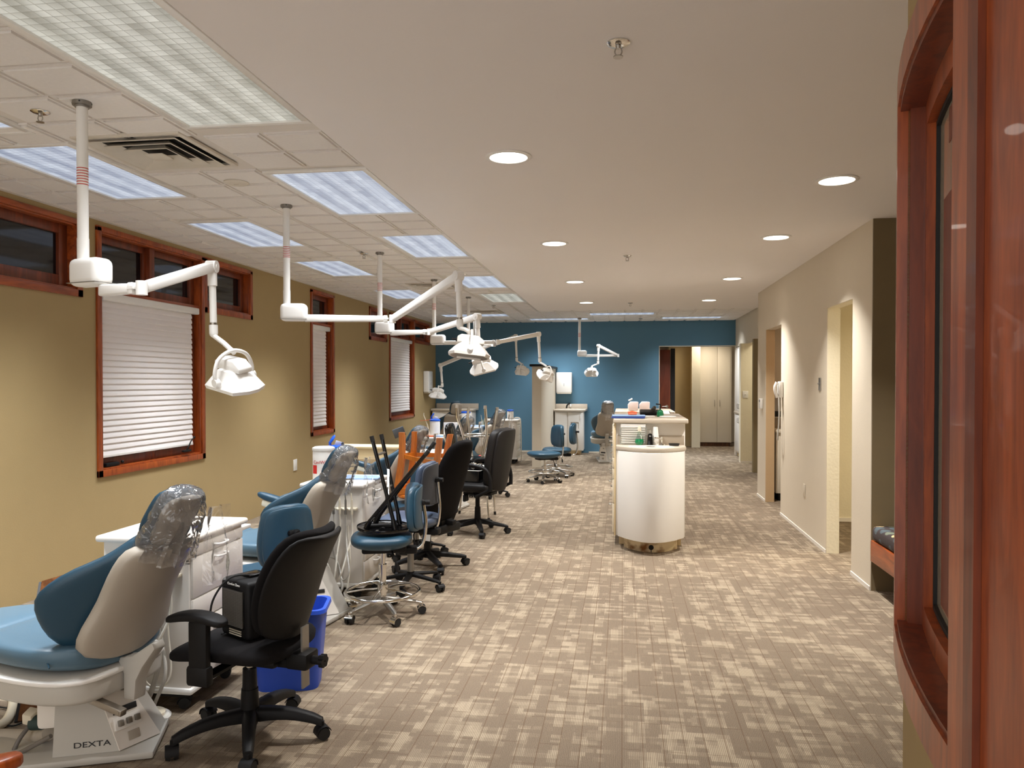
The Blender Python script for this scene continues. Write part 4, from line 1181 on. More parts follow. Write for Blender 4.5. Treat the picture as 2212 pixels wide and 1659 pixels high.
wipes_tub('small wipes tub with blue and purple lid behind the chrome stool', (-2.46, 11.8, ct+.0), .07, .20)
wipes_tub('wipes tub with blue lid on the far corner cart', (-2.06, 13.93, ct), .06, .15)
m = MB(); m.bx(-.13, .13, -.09, .09, 0, .012, .002); solo(m, 'paper_pad', 'blue_paper', 'light blue pad of paper on the second cart', 'paper', (-1.86, 5.27, ct), .1)
m = MB(); m.bx(-.16, .16, -.10, .10, 0, .014, .002); solo(m, 'paper_pad', 'blue_paper', 'light blue pad of paper on the fourth cart', 'paper', (-2.19, 9.40, ct), .05)
m = MB(); m.bx(-.11, .11, -.08, .08, 0, .012, .002); solo(m, 'paper_pad', 'blue_paper', 'light blue pad of paper on the fifth cart', 'paper', (-2.25, 11.65, ct), .05)
m = MB(); m.box((0, 0, .085), (.20, .012, .17), (.25, 0, .2), .003); solo(m, 'paper_sheet', 'paper', 'white sheet standing up on the fourth cart', 'paper', (-2.2, 9.64, ct))
t = thing('saliva_ejector', 'ivory suction wand with orange clip on the fourth cart', 'dental tool', (-2.46, 9.38, ct))
m = MB(); m.cyl((.03, 0, 0), (.005, 0, .16), .016, .008, 14); m.tube([(.005, 0, .15), (-.02, 0, .22), (-.04, 0, .27), (-.038, 0, .30)], .006, 8); m.build('wand', 'ivory', t)
m = MB(); m.beam((-.09, 0, .20), (.05, 0, .215), .02, .006); m.build('clip', 'orange', t)
m = MB(); m.bx(-.05, .05, -.03, .03, 0, .02, .003); solo(m, 'floss_box', 'orange', 'small red and orange box beside the open wipes tub', 'box', (-2.40, 9.32, ct))
t = thing('cup_holder', 'clear cups and tools standing on the fifth cart', 'holder', (-2.20, 11.88, ct))
m = MB(); m.lathe([(0, 0), (.03, 0), (.036, .09), (.034, .09), (.028, .004), (0, .004)]); m.build('cup', 'clear_pl', t)
m = MB(); m.cyl((0, 0, .005), (-.03, 0, .17), .005, .002, 8); m.cyl((.01, 0, .005), (.03, .01, .13), .005, .003, 8); m.build('tools', 'ivory', t)
t = thing('control_box', 'small black and white control tray on the far corner cart', 'box', (-2.35, 13.85, ct))
m = MB(); m.bx(-.13, .09, -.06, .06, 0, .02, .004); m.build('tray', 'white', t)
m = MB(); m.bx(-.13, .05, -.05, .05, .021, .032, .003); m.build('keypad', 'black_pl', t)
m = MB(); m.tube([(-2.0, 13.9, ct+.012), (-1.94, 13.86, ct+.035), (-1.865, 13.83, ct+.015), (-1.845, 13.8, ct-.1), (-1.84, 13.8, .45), (-1.84, 13.82, .02)], .009)
solo(m, 'cable', 'tube_white', 'white cable running down beside the far corner cart', 'cable')
# white box with a round dial under the fourth cart's top
m = MB(); m.box((-.03, -.265, .62), (.34, .05, .12), None, .012); su = m.build('suction_unit', 'white', k4)
m = MB(); m.cyl((-.06, -.29, .62), (-.06, -.298, .62), .03, n=24); m.build('dial_face', 'white', su)
m = MB(); m.tube([(-.06+.03*cos(a), -.299, .62+.03*sin(a)) for a in [2*pi*k/20 for k in range(20)]], .005, 6, smooth=False, closed=True); m.build('dial_ring', 'steel', su)

# small boxes of monitors seen behind the chairs by the window wall
for (p, l, s, a) in [(at(733, 968, Y=6.25), 'dark angled screen beside the second headrest', .10, .3), (at(862, 934, Y=8.35), 'dark tilted screen left of the third headrest', .13, .35)]:
    x, y, z = p.x, p.y, p.z
    t = thing('monitor', l, 'monitor', (x, y, 0)); 
    m = MB(); m.box((0, 0, z), (s, .02, s*.8), (.12, -.35, a), .004); m.build('screen', 'slate_back', t)
    m = MB(); m.cyl((0, .03, .012), (0, .03, z), .012, n=12); m.lathe([(0, 0), (.11, 0), (.11, .012), (0, .014)], (0, .03, 0)); m.build('stand', 'dull', t)

# ================================================================== NEAR BLACK TASK CHAIR, HEATER, BIN
def task_chair():
    t = thing('task_chair', 'black fabric task chair in the foreground with a heater on its seat', 'office chair', (-1.545, 2.975, 0), radians(-8))
    star_base(t, .305, radians(16), 'black_pl', .118, .078, .062, .040, .052, .030, .036, .022, 'black_pl', .028)
    m = MB(); m.cyl((0, 0, .10), (0, 0, .215), .040, .034, 24); m.cyl((0, 0, .21), (0, 0, .30), .030, .028, 24); m.build('column_sleeve', 'black_pl', t)
    m = MB(); m.cyl((0, 0, .29), (0, 0, .36), .015, n=16); m.build('gas_column', 'chrome', t)
    m = MB(); m.bx(-.10, .17, -.08, .08, .335, .375, .015); m.bx(.15, .26, -.04, .04, .33, .37, .01); m.build('mechanism', 'black_pl', t)
    m = MB()
    m.pad(lambda v: (V(lerp(-.27, .23, v), 0, .405+.012*sin(pi*v)-.03*(1-v)**4), V(0, .235, 0), V(0, 0, .042), .01), 18, 40, 3.2, 3, 3)
    m.build('seat', 'black_fab', t, ang=60)
    def bk(v):
        return V(.205+.07*v+.10*v**3, 0, .46+.43*v), V(-1, 0, .2+.6*v**2).normalized()
    BW = [(0, .15), (.35, .215), (.75, .215), (1, .165)]
    m = MB(); m.pad(lambda v: (bk(v)[0]+bk(v)[1]*.022, V(0, curve(BW, v), 0), bk(v)[1]*.028, .05), 20, 40, 2.8, 5, 2.6); m.build('back_cushion', 'black_fab', t, ang=60)
    m = MB(); m.pad(lambda v: (bk(v)[0]-bk(v)[1]*.012, V(0, curve(BW, v)+.006, 0), bk(v)[1]*.018, .05), 20, 40, 2.8, 6, 2.6); m.build('back_shell', 'black_pl', t, ang=60)
    m = MB(); m.beam((.265, 0, .25), (.262, 0, .50), .05, .008, up=(1, 0, 0)); m.build('back_bar', 'dull', t)
    m = MB(); m.bx(.20, .30, -.05, .05, .33, .40, .014); m.build('back_clamp', 'black_pl', t)
    m = MB()
    for k in range(6):
        a = k*pi/3; m.cyl(V(.335, .016*cos(a), .365+.016*sin(a)), V(.355, .016*cos(a), .365+.016*sin(a)), .012, n=10)
    m.cyl((.29, 0, .365), (.352, 0, .365), .018, n=16); m.build('clamp_knob', 'black_pl', t)
    for s in (-1, 1):
        m = MB(); m.pad(lambda v: (V(lerp(-.17, .09, v), s*.275, .585+.022*sin(pi*v)-.01), V(0, .040, 0), V(0, 0, .018), 0), 14, 24, 3, 4, 2.4); a = m.build('armrest', 'black_pl', t, ang=60)
        m = MB(); m.box((-.03, s*.272, .455), (.085, .035, .25), None, .012); m.box((-.03, s*.272, .365), (.10, .045, .08), None, .014)
        m.beam((-.03, s*.272, .345), (-.02, s*.05, .35), .05, .012); m.build('armrest_post', 'black_pl', a)
    return t
tc = task_chair()
TM = Matrix.Translation((-1.545, 2.975, 0)) @ Euler((0, 0, radians(-8))).to_matrix().to_4x4()
# ceramic heater standing on the seat, against the back
hl = TM @ V(.035, -.03, .462)
t = thing('space_heater', 'small black box heater with mesh grille on the task chair seat', 'heater', hl, radians(62))
m = MB(); m.bx(-.085, .085, -.095, .095, 0, .235, .018, 3); m.build('housing', 'black_pl', t)
m = MB(); m.bx(-.089, -.083, -.070, .070, .045, .20, .004); gr = m.build('grille_frame', 'black_gl', t)
m = MB()
for k in range(24): m.bx(-.092, -.0885, -.066, .066, .05+.006*k, .0525+.006*k)
for k in range(20): m.bx(-.0925, -.089, -.066+.0068*k, -.064+.0068*k, .05, .195)
m.build('grille_mesh', 'dull', gr)
m = MB()
for k in range(3): m.bx(-.088, -.083, -.05, .03, .014+.009*k, .018+.009*k)
m.build('base_slots', 'ivory', t)
lettering('Comfort Zone', .014, 'white', t, frame3(V(-.0865, .0, .217), (0, -1, 0), (0, 0, 1)))
m = MB(); m.bx(-.03, .05, -.03, .03, .236, .246, .003); m.tube([(.02, -.02, .245), (.06, -.05, .262), (.05, -.08, .25)], .004); m.build('control_plate', 'black_gl', t)
m = MB(); h = lambda x, y, z: Euler((0, 0, radians(-70))).to_matrix() @ (V(x, y, z)-V(.035, -.03, .462))
m.tube([h(.06, -.02, .70), h(.0, -.12, .71), h(-.06, -.155, .62), h(-.065, -.17, .50), h(-.12, -.10, .472), h(-.2, -.05, .462), h(-.24, .04, .455), h(-.18, .10, .462), h(-.10, .06, .466), h(-.06, -.10, .467)], .0042, 8)
m.build('power_cord', 'rubber', t)
# blue bin behind the chair
t = thing('waste_bin', 'bright blue plastic waste bin behind the task chair', 'bin', (-1.63, 3.55, 0), radians(14))
m = MB()
def rr_(w, d, z, r=.05, n=6):
    pts = []
    for cx, cy, a0 in ((w-r, d-r, 0), (-w+r, d-r, 90), (-w+r, -d+r, 180), (w-r, -d+r, 270)):
        for k in range(n): a = radians(a0+90*k/(n-1)); pts.append(V(cx+r*cos(a), cy+r*sin(a), z))
    return pts
m.loft([rr_(.145, .095, 0), rr_(.175, .122, .385), rr_(.185, .132, .388), rr_(.188, .135, .378), rr_(.191, .138, .380), rr_(.188, .135, .398), rr_(.172, .119, .398), rr_(.140, .09, .008)], cap=False, closed=False)
b_ = m.bm; m._add(rr_(.145, .095, 0), [tuple(range(24))]); m._add(rr_(.140, .09, .008), [tuple(range(24))])
m.build('bin_body', 'bin', t, ang=45)

# ================================================================== STOOLS ALONG THE AISLE
sA = op_stool('blue operator stool seen from behind, beside the nearest drawer cart', ring=False, seat_z=.45, back_z=(.47, .83), bw=.165)
sA.location = (-2.00, 4.08, 0); sA.rotation_euler = (0, 0, radians(-38))
sB = op_stool('blue operator stool with chrome foot ring under the folded black stool', seat_z=.545, back_z=(.545, .845), bw=.18, ang0=radians(216), seat_r=.20, back_r=.225)
sB.location = (-1.52, 4.68, 0); sB.rotation_euler = (0, 0, radians(18))
sC = op_stool('slate blue operator stool behind the one with the folded black stool', mat='slate', ring=False, base='black', seat_z=.55, back_z=(.61, .925), bw=.185, ang0=1.0, seat_r=.215, back_col='slate_back', back_r=.17)
sC.location = (-1.52, 5.33, 0); sC.rotation_euler = (0, 0, radians(-3))
sG = op_stool('dark blue operator stool holding the upturned orange stool', ring=False, base='black', seat_z=.46, back_z=(.50, .80), bw=.17, back_r=.31, ang0=.95)
sG.location = (-1.78, 6.42, 0); sG.rotation_euler = (0, 0, radians(-50))
sD = op_stool('front of two blue operator stools by the beige partition', seat_z=.47, back_z=(.51, .85), bw=.17, ang0=radians(20), seat_r=.235)
sD.location = (-1.15, 11.25, 0); sD.rotation_euler = (0, 0, radians(34))
sE = dup(sD, (-1.02, 11.95, 0), radians(2), 'rear of two blue operator stools by the beige partition')
sF = op_stool('blue operator stool far behind the leather chair, red cloth on it', ring=False, base='black', seat_z=.50, back_z=(.55, .88), bw=.16)
sF.location = (-1.72, 9.75, 0); sF.rotation_euler = (0, 0, radians(-25))
m = MB(); m.pad(lambda v: (V(lerp(-.12, .12, v), 0, .012+.01*sin(9*v)), V(0, .07, 0), V(0, 0, .010), .0), 8, 16, 2.5, 3, 3)
solo(m, 'folded_cloth', 'red_text', 'small red cloth on the far blue stool seat', 'cloth', (-1.74, 9.72, .512), .3)

# folded black folding stool, legs up, on stool B
def fold_stool():
    O = V(-1.515, 4.69, .547); t = thing('folding_stool', 'black folding stool turned upside down on a blue stool', 'stool', O, 0)
    L_ = lambda p: Vector(p)-O
    m = MB(); m.lathe([(0, .010), (.15, .008), (.168, .010), (.172, .022), (.170, .030), (.166, .022), (.15, .016), (0, .018)], n=36); m.bm.transform(Euler((.02, .03, 0)).to_matrix().to_4x4())
    s = m.build('seat_disc', 'black_gl', t)
    m = MB()
    for a in (.4, 1.6, 3.4, 4.7, 5.6): m.box((.125*cos(a), .125*sin(a), .021), (.022, .014, .003), (0, 0, a))
    m.build('rivet_plates', 'steel', s)
    m = MB(); m.box((-.01, 0, .028), (.20, .05, .02), (0, 0, .4), .004); m.tube([(.0, -.08, .026), (.018, -.09, .032), (.03, -.08, .026), (.018, -.068, .03), (0, -.08, .026)], .0035, 6); m.build('latch', 'black_pl', s)
    tips = [(at(803, 944, Y=4.58), V(.10, -.085, .04)), (at(824, 940, Y=4.80), V(.075, .10, .04)),
            (at(925, 975, Y=4.58), V(-.09, -.085, .04)), (at(938, 957, Y=4.80), V(-.09, .10, .04))]
    legs = []
    for k, (tip, foot) in enumerate(tips):
        a = L_(tip)
        m = MB(); m.cyl(foot, a, .0125, n=14); m.cyl(foot-V(0, 0, .02), foot+(a-foot)*.08, .018, .014, 12); lg = m.build('leg', 'black_gl', t)
        u = (a-foot).normalized(); m = MB(); m.cyl(a-u*.03, a+u*.006, .0135, n=14); m.build('foot_cap', 'rubber', lg); legs.append((foot, a))
    m = MB(); q = lambda i, f: legs[i][0].lerp(legs[i][1], f)
    m.cyl(q(0, .80), q(1, .80), .008, n=10); m.cyl(q(2, .72), q(3, .72), .008, n=10); m.cyl(q(0, .42), q(1, .42), .006, n=8); m.build('cross_bar', 'steel', t)
    m = MB(); m.beam(q(0, .30), q(1, .62), .012, .004); m.build('brace', 'chrome', t)
fold_stool()

# tall-backed black chair
def tall_chair():
    t = thing('task_chair', 'tall-backed black fabric chair between slate stool and leather chair', 'office chair', (-1.565, 5.98, 0), radians(-22))
    star_base(t, .31, radians(38), 'black_pl', .12, .078, .055, .036, .045, .026, .034, .0, 'black_pl', .028)
    m = MB(); m.cyl((0, 0, .10), (0, 0, .30), .03, n=20); m.build('column_sleeve', 'black_pl', t)
    m = MB(); m.cyl((0, 0, .29), (0, 0, .40), .014, n=16); m.build('gas_column', 'chrome', t)
    m = MB(); m.pad(lambda v: (V(lerp(-.24, .20, v), 0, .44), V(0, .23, 0), V(0, 0, .045), .01), 14, 32, 3.2, 3, 3); m.build('seat', 'black_fab', t, ang=60)
    m = MB(); m.bx(-.1, .2, -.08, .08, .36, .40, .01); m.bx(.16, .27, -.03, .03, .36, .40, .01); m.build('mechanism', 'black_pl', t)
    bk = lambda v: (V(.15+.17*v+.09*v*v, 0, .30+.73*v), V(-1, 0, .12+.3*v).normalized())
    W = [(0, .18), (.12, .215), (.6, .21), (.88, .16), (1, .12)]
    m = MB(); m.pad(lambda v: (bk(v)[0]+bk(v)[1]*.02, V(0, curve(W, v), 0), bk(v)[1]*.038, .04), 24, 40, 3, 5, 2.6); m.build('back', 'black_fab', t, ang=60)
    m = MB(); m.box((.21, -.0, .33), (.04, .30, .07), None, .02); m.build('back_foot', 'black_pl', t)
    m = MB(); m.cyl((.24, -.20, .86), (.24, -.222, .86), .014, n=14); m.beam((.24, -.222, .88), (.245, -.225, .81), .022, .012, bev=.004); m.build('height_lever', 'chrome', t)
    m = MB(); m.box((.13, -.17, .31), (.05, .004, .12), (0, .1, .3)); m.build('paper_tag', 'paper', t)
    return t
tall_chair()

# leather executive chair
def exec_chair():
    t = thing('executive_chair', 'padded charcoal leather office chair with a black tray on its seat', 'office chair', (-1.42, 7.38, 0), radians(-13))
    star_base(t, .30, radians(14), 'black_pl', .13, .078, .055, .034, .045, .024, .034, .0, 'black_pl', .028)
    m = MB(); m.cyl((0, 0, .10), (0, 0, .26), .034, .028, 20); m.cyl((0, 0, .25), (0, 0, .40), .022, n=20); m.build('column_sleeve', 'black_pl', t)
    m = MB(); m.bx(-.12, .18, -.09, .09, .385, .42, .01); m.box((-.05, -.17, .37), (.03, .09, .07), None, .01); m.build('mechanism', 'black_pl', t)
    m = MB(); m.pad(lambda v: (V(lerp(-.25, .22, v), 0, .465), V(0, .235, 0), V(0, 0, .05), .01), 14, 32, 3.6, 3.5, 3.4); m.build('seat', 'leather', t, ang=60)
    bk = lambda v: (V(.235+.10*v, 0, .44+.60*v), V(-1, 0, .16).normalized())
    W = [(0, .17), (.25, .225), (.8, .235), (1, .21)]
    m = MB(); m.pad(lambda v: (bk(v)[0]+bk(v)[1]*.03, V(0, curve(W, v), 0), bk(v)[1]*.05, .05), 24, 40, 4, 6, 3.4); m.build('back_cushion', 'leather', t, ang=60)
    m = MB(); m.pad(lambda v: (bk(v)[0]-bk(v)[1]*.028, V(0, curve(W, v)*.93, 0), bk(v)[1]*.02, .05), 20, 40, 4, 7, 3.4); m.build('back_panel', 'leather', t, ang=60)
    for s in (-1, 1):
        m = MB(); pts = [(.25, s*.265, .46), (.245, s*.27, .58), (.20, s*.275, .665), (.05, s*.28, .70), (-.10, s*.275, .695), (-.16, s*.27, .665)]
        m.tube(pts, .019, 10); m.tube([(.24, s*.26, .47), (.10, s*.24, .40), (.02, s*.12, .395)], .016, 8); m.build('armrest', 'black_pl', t)
    return t
exec_chair()
EM = Matrix.Translation((-1.42, 7.38, 0)) @ Euler((0, 0, radians(-13))).to_matrix().to_4x4()
t = thing('supply_tray', 'black tray heaped with silver instruments on the leather chair seat', 'tray', EM @ V(-.04, 0, .517), radians(-13))
m = MB(); m.loft([rr_(.12, .15, 0, .02), rr_(.13, .16, .115, .02), rr_(.122, .152, .115, .02), rr_(.115, .145, .008, .02)], cap=True); m.build('box', 'black_gl', t)
m = MB(); m.tube([tuple(p) for p in rr_(.131, .161, .117, .02)], .004, 6, smooth=False, closed=True); m.build('rim', 'white', t)
rnd = random.Random(5)
m = MB()
for k in range(26):
    a = rnd.uniform(0, 6.28); cx, cy = rnd.uniform(-.08, .08), rnd.uniform(-.11, .11); l = rnd.uniform(.03, .06)
    m.tube([(cx-l*cos(a), cy-l*sin(a), .125+rnd.uniform(0, .02)), (cx, cy, .14+rnd.uniform(0, .025)), (cx+l*cos(a), cy+l*sin(a), .122+rnd.uniform(0, .02))], .005, 6)
tag(m.build('instruments', 'chrome', t), 'tangled silver instruments', kind='stuff')

# black vinyl chair on chrome legs, its backrest upright at the left
t = thing('stacking_chair', 'black vinyl chair with chrome legs behind the leather chair', 'chair', (-1.62, 8.22, 0), radians(0))
m = MB(); m.pad(lambda v: (V(lerp(-.20, .18, v), 0, .47), V(0, .20, 0), V(0, 0, .025), 0), 12, 28, 3.4, 4, 3.4); m.build('seat', 'black_gl', t, ang=60)
m = MB(); m.pad(lambda v: (V(-.20-.07*v-.10*(v-1)*v*0, 0, lerp(.66, 1.04, v)), V(0, .18, 0), V(.034, 0, .006), -.02), 14, 28, 3, 4, 3); m.build('backrest', 'black_gl', t, ang=60)
for s in (-1, 1):
    m = MB(); m.tube([(-.30, s*.17, .92), (-.22, s*.18, .62), (-.15, s*.185, .46), (-.17, s*.19, .30), (-.21, s*.20, .02)], .011, 10); lg = m.build('leg', 'chrome', t)
    m = MB(); m.cyl((-.21, s*.20, 0), (-.208, s*.20, .035), .014, n=12); m.build('foot_cap', 'rubber', lg)
    m = MB(); m.tube([(-.15, s*.18, .44), (.0, s*.185, .435), (.14, s*.185, .43), (.17, s*.19, .36), (.20, s*.20, .02)], .011, 10); lg = m.build('leg', 'chrome', t)
    m = MB(); m.cyl((.20, s*.20, 0), (.198, s*.20, .035), .014, n=12); m.build('foot_cap', 'rubber', lg)
m = MB(); m.tube([(.17, -.19, .36), (.18, 0, .35), (.17, .19, .36)], .009, 8); m.tube([(-.17, -.19, .33), (-.18, 0, .32), (-.17, .19, .33)], .009, 8); m.build('stretcher', 'chrome', t)
# black equipment case between the seats
t = thing('equipment_case', 'rounded black case with silver lid edge on the vinyl chair seat', 'case', (-1.55, 8.20, .497), .1)
m = MB(); m.loft([rr_(.14, .15, 0, .04), rr_(.15, .16, .03, .05), rr_(.15, .16, .10, .05), rr_(.12, .13, .125, .04)], cap=True); m.build('shell', 'black_gl', t)
m = MB(); m.tube([tuple(p) for p in rr_(.151, .161, .098, .05)], .006, 6, smooth=False, closed=True); m.build('lid_edge', 'steel', t)
m = MB(); m.tube([(-1.47, 8.02, .60), (-1.44, 7.98, .56), (-1.42, 8.0, .60), (-1.39, 8.03, .63)], .007); solo(m, 'cable', 'tube_dark', 'short dark cable looped out of the black case', 'cable')
# chrome bar stool, upside down
def chrome_stool():
    O = V(-1.585, 8.2, .624); t = thing('bar_stool', 'chrome-legged stool standing upside down on the black case', 'stool', O, 0)
    L_ = lambda p: Vector(p)-O
    m = MB(); m.lathe([(0, 0), (.15, 0), (.165, .012), (.165, .03), (.15, .042), (0, .042)], n=32); m.build('seat', 'black_gl', t)
    tips = [at(987, 874, Y=8.05), at(1012, 880, Y=8.40), at(1048, 876, Y=8.05), at(1074, 880, Y=8.40)]
    mids = [at(999, 938, Y=8.08), at(1013, 941, Y=8.36), at(1051, 940, Y=8.08), at(1062, 942, Y=8.36)]
    ks = [at(988, 900, Y=8.06), at(1010, 905, Y=8.39), at(1050, 905, Y=8.06), at(1070, 905, Y=8.39)]
    foots = [V(-.07, -.08, .04), V(-.07, .08, .04), V(.07, -.08, .04), V(.07, .08, .04)]
    for k in range(4):
        m = MB(); m.tube([foots[k], L_(mids[k]), L_(ks[k]), L_(tips[k])], .0155, 12, smooth=False); lg = m.build('leg', 'chrome', t)
        a = L_(tips[k]); m = MB(); m.cyl(a-V(0, 0, .035), a, .0185, .0165, 14); m.build('foot_cap', 'shell', lg)
    c = sum((L_(p) for p in mids), V(0, 0, 0))/4; r = .185
    m = MB(); m.tube([c+V(r*cos(a), r*.95*sin(a), 0) for a in [2*pi*k/32 for k in range(32)]], .010, 10, smooth=False, closed=True); m.build('foot_ring', 'chrome', t)
chrome_stool()

# orange wooden stool, upside down on stool G
def wood_stool():
    O = V(-1.865, 6.48, .49); t = thing('bar_stool', 'orange-stained wooden stool standing upside down on a dark blue stool', 'stool', O, 0)
    L_ = lambda p: Vector(p)-O
    top = [at(868, 934, Y=6.35), at(896, 932, Y=6.63), at(950, 946, Y=6.27), at(973, 938, Y=6.55)]
    knee = [at(871, 985, Y=6.35), at(895, 982, Y=6.63), at(944, 1000, Y=6.27), at(962, 985, Y=6.55)]
    foot = [at(858, 1056, Y=6.33), at(883, 1053, Y=6.63), at(930, 1085, Y=6.25), at(950, 1075, Y=6.55)]
    for k in range(4):
        a, b, c = L_(top[k]), L_(knee[k]), L_(foot[k]); b2 = b+(b-(a+c)*.5)*.2
        rings = []
        for i in range(9):
            s = i/8; p = a*(1-s)**2+b2*2*s*(1-s)+c*s*s; w = .024+.003*s
            rings.append([p+V(-w, -w*.8, 0), p+V(w, -w*.8, 0), p+V(w, w*.8, 0), p+V(-w, w*.8, 0)])
        m = MB(); m.loft(rings); m.build('leg', 'orange_wood', t, ang=25)
    K = [L_(knee[i])+V(0, 0, -.0) for i in (0, 1, 3, 2)]
    m = MB()
    for i in range(4):
        p, q = K[i], K[(i+1) % 4]; mid = (p+q)/2; out = V(mid.x, mid.y, 0)-V(sum(k.x for k in K)/4, sum(k.y for k in K)/4, 0); out = out.normalized()
        pts = [p.lerp(q, s)+out*(.035*sin(pi*s)) for s in [j/8 for j in range(9)]]
        m.loft([[v+V(0, 0, -.018)+out*.009, v+V(0, 0, .018)+out*.009, v+V(0, 0, .018)-out*.009, v+V(0, 0, -.018)-out*.009] for v in pts])
    m.build('stretcher', 'orange_wood', t, ang=30)
    F = [L_(foot[i]) for i in (0, 1, 3, 2)]; zc = .0
    m = MB(); cx, cy = sum(f.x for f in F)/4, sum(f.y for f in F)/4
    m.lathe([(0, .0), (.17, .0), (.185, .012), (.185, .028), (.17, .036), (0, .036)], (cx, cy, .0), 36); m.build('seat', 'orange_wood', t)
    m = MB()
    for i in range(4):
        p, q = V(F[i].x, F[i].y, .065), V(F[(i+1) % 4].x, F[(i+1) % 4].y, .065); m.beam(p, q, .02, .055)
    m.build('apron', 'orange_wood', t)
wood_stool()

# beige low cupboard standing out between two bays
t = thing('low_cupboard', 'beige low cupboard with inset panel between the third and fourth dental chairs', 'cupboard', (-2.66, 7.98, 0), 0)
m = MB(); m.bx(-.42, .42, -.14, .16, .06, .77, .004); m.build('body', 'edge', t)
m = MB(); m.bx(-.44, .44, -.16, .18, .77, .80, .006); m.build('top', 'edge', t)
m = MB(); m.bx(-.40, .40, -.12, .14, 0, .06); m.build('plinth', 'shell', t)
m = MB(); m.bx(-.20, .38, -.152, -.138, .12, .70, .004); m.build('door', 'edge', t)
m = MB(); m.bx(-.165, .345, -.155, -.150, .155, .665, .001); m.build('door_panel', M('tan_inset', (178, 152, 112), .6), t)

# leaning brown panel behind the first chair, floor foot switch, hoses
t = thing('leaning_panel', 'dark-edged brown wooden panel leaning behind the nearest dental chair', 'panel', (0, 0, 0))
p0, p1 = at(40, 1560, Z=.0), at(92, 1258, Y=3.45)
t.location = p0
a = p1-p0
m = MB(); w = V(.24, .07, 0); n = a.cross(w).normalized()*.012
m.loft([[V(0, 0, 0)-n, w-n, w+n, V(0, 0, 0)+n], [a-n, a+w+V(0, 0, .07)-n, a+w+V(0, 0, .07)+n, a+n]]); m.build('board', 'panel_wood', t)
m = MB(); m.beam(a-V(0, 0, .004), a+w+V(0, 0, .066), .03, .012); m.beam(V(0, 0, 0), a, .03, .012); m.build('dark_edging', 'black_pl', t)
def foot_switch(label, loc):
    t = thing('foot_control', label, 'foot pedal', loc, 0, 'round foot pedals')
    m = MB(); m.lathe([(0, 0), (.082, 0), (.084, .012), (.076, .020), (0, .020)], n=32); m.build('base', 'white', t)
    m = MB(); m.lathe([(0, .02), (.060, .021), (.060, .032), (.052, .037), (0, .038)], n=32); m.build('pedal', 'basin', t)
foot_switch('round ivory foot pedal between the nearest dental chair and its cart', (-2.07, 3.085, 0))
foot_switch('round ivory foot pedal on the floor beside the second cart', (-1.84, 4.90, 0))
def hose(label, pts, r=.008, mat='tube', name='hose', dy=0, **k):
    pts = [Vector(p)+V(0, dy, 0) for p in pts]
    m = MB(); m.tube(pts, r, 10, **k); return solo(m, name, mat, label, 'hose')
hose('grey hose bundle falling from the nearest cart to the foot pedal', [(-2.08, 3.06, .55), (-2.03, 3.03, .35), (-1.98, 2.98, .22), (-2.02, 2.97, .10), (-2.06, 2.99, .035)], .008, dy=.075)
hose('thin ivory hose coiled in front of the nearest cart', [(-2.12, 3.05, .50), (-2.15, 3.0, .30), (-2.05, 2.98, .16), (-1.97, 3.0, .20), (-2.0, 3.03, .42)], .0045, 'tube_white', dy=.075)
hose('thick grey hose dropping behind the nearest chair back', [(-2.01, 2.99, .36), (-2.02, 2.98, .22), (-2.06, 2.97, .10), (-2.12, 3.0, .03)], .012, dy=.075)
hose('grey hose looped on the floor beside the second cart', [(-2.15, 4.78, .30), (-2.10, 4.70, .10), (-1.98, 4.64, .05), (-1.86, 4.70, .10), (-1.90, 4.76, .22), (-1.98, 4.79, .48)], .009, dy=.14)
hose('thin hose trailing over the second floor pedal', [(-2.2, 4.72, .06), (-2.1, 4.62, .015), (-1.95, 4.60, .012), (-1.84, 4.66, .02), (-1.82, 4.76, .25), (-1.85, 4.80, .52)], .006, 'tube_white', dy=.14)
hose('ivory hose curving over the floor at the left image edge', [at(-30, 1450, Z=.02), at(20, 1475, Z=.02), at(28, 1520, Z=.02), at(10, 1560, Z=.02), at(-40, 1580, Z=.02)], .02, 'ivory')
hose('ribbed grey hose lying behind the nearest chair base', [at(-60, 1590, Z=.03), at(20, 1588, Z=.03), at(80, 1590, Z=.05), at(105, 1585, Z=.09)], .026, 'shell')
for k in range(4):
    pts = [at(-40, 1465+28*k, Z=.008), at(20, 1470+30*k+8*(k % 2), Z=.008), at(60, 1480+26*k, Z=.008), at(120, 1490+22*k, Z=.01)]
    hose(['uppermost thin dark cord on the floor at the left edge', 'second thin dark cord on the floor at the left edge', 'third thin dark cord on the floor at the left edge', 'lowest thin dark cord on the floor at the left edge'][k], pts, .004, 'rubber', 'cord')
t = thing('power_plug', 'dark green plug at the side of the nearest chair base', 'plug', at(88, 1562, Y=2.74)); 
m = MB(); m.cyl((-.035, 0, 0), (.035, 0, .004), .03, .026, 14); m.build('plug_body', 'green_dark', t)
m = MB(); m.box((-.045, .0, .025), (.04, .05, .05), (.3, .2, .1), .006); m.build('socket', 'ivory', t)
hose('grey cables looping from the green plug to the chair base', [at(60, 1572, Y=2.74), at(40, 1600, Y=2.70), at(30, 1630, Y=2.68), at(70, 1612, Y=2.66), at(110, 1590, Y=2.66)], .009, 'tube_dark')
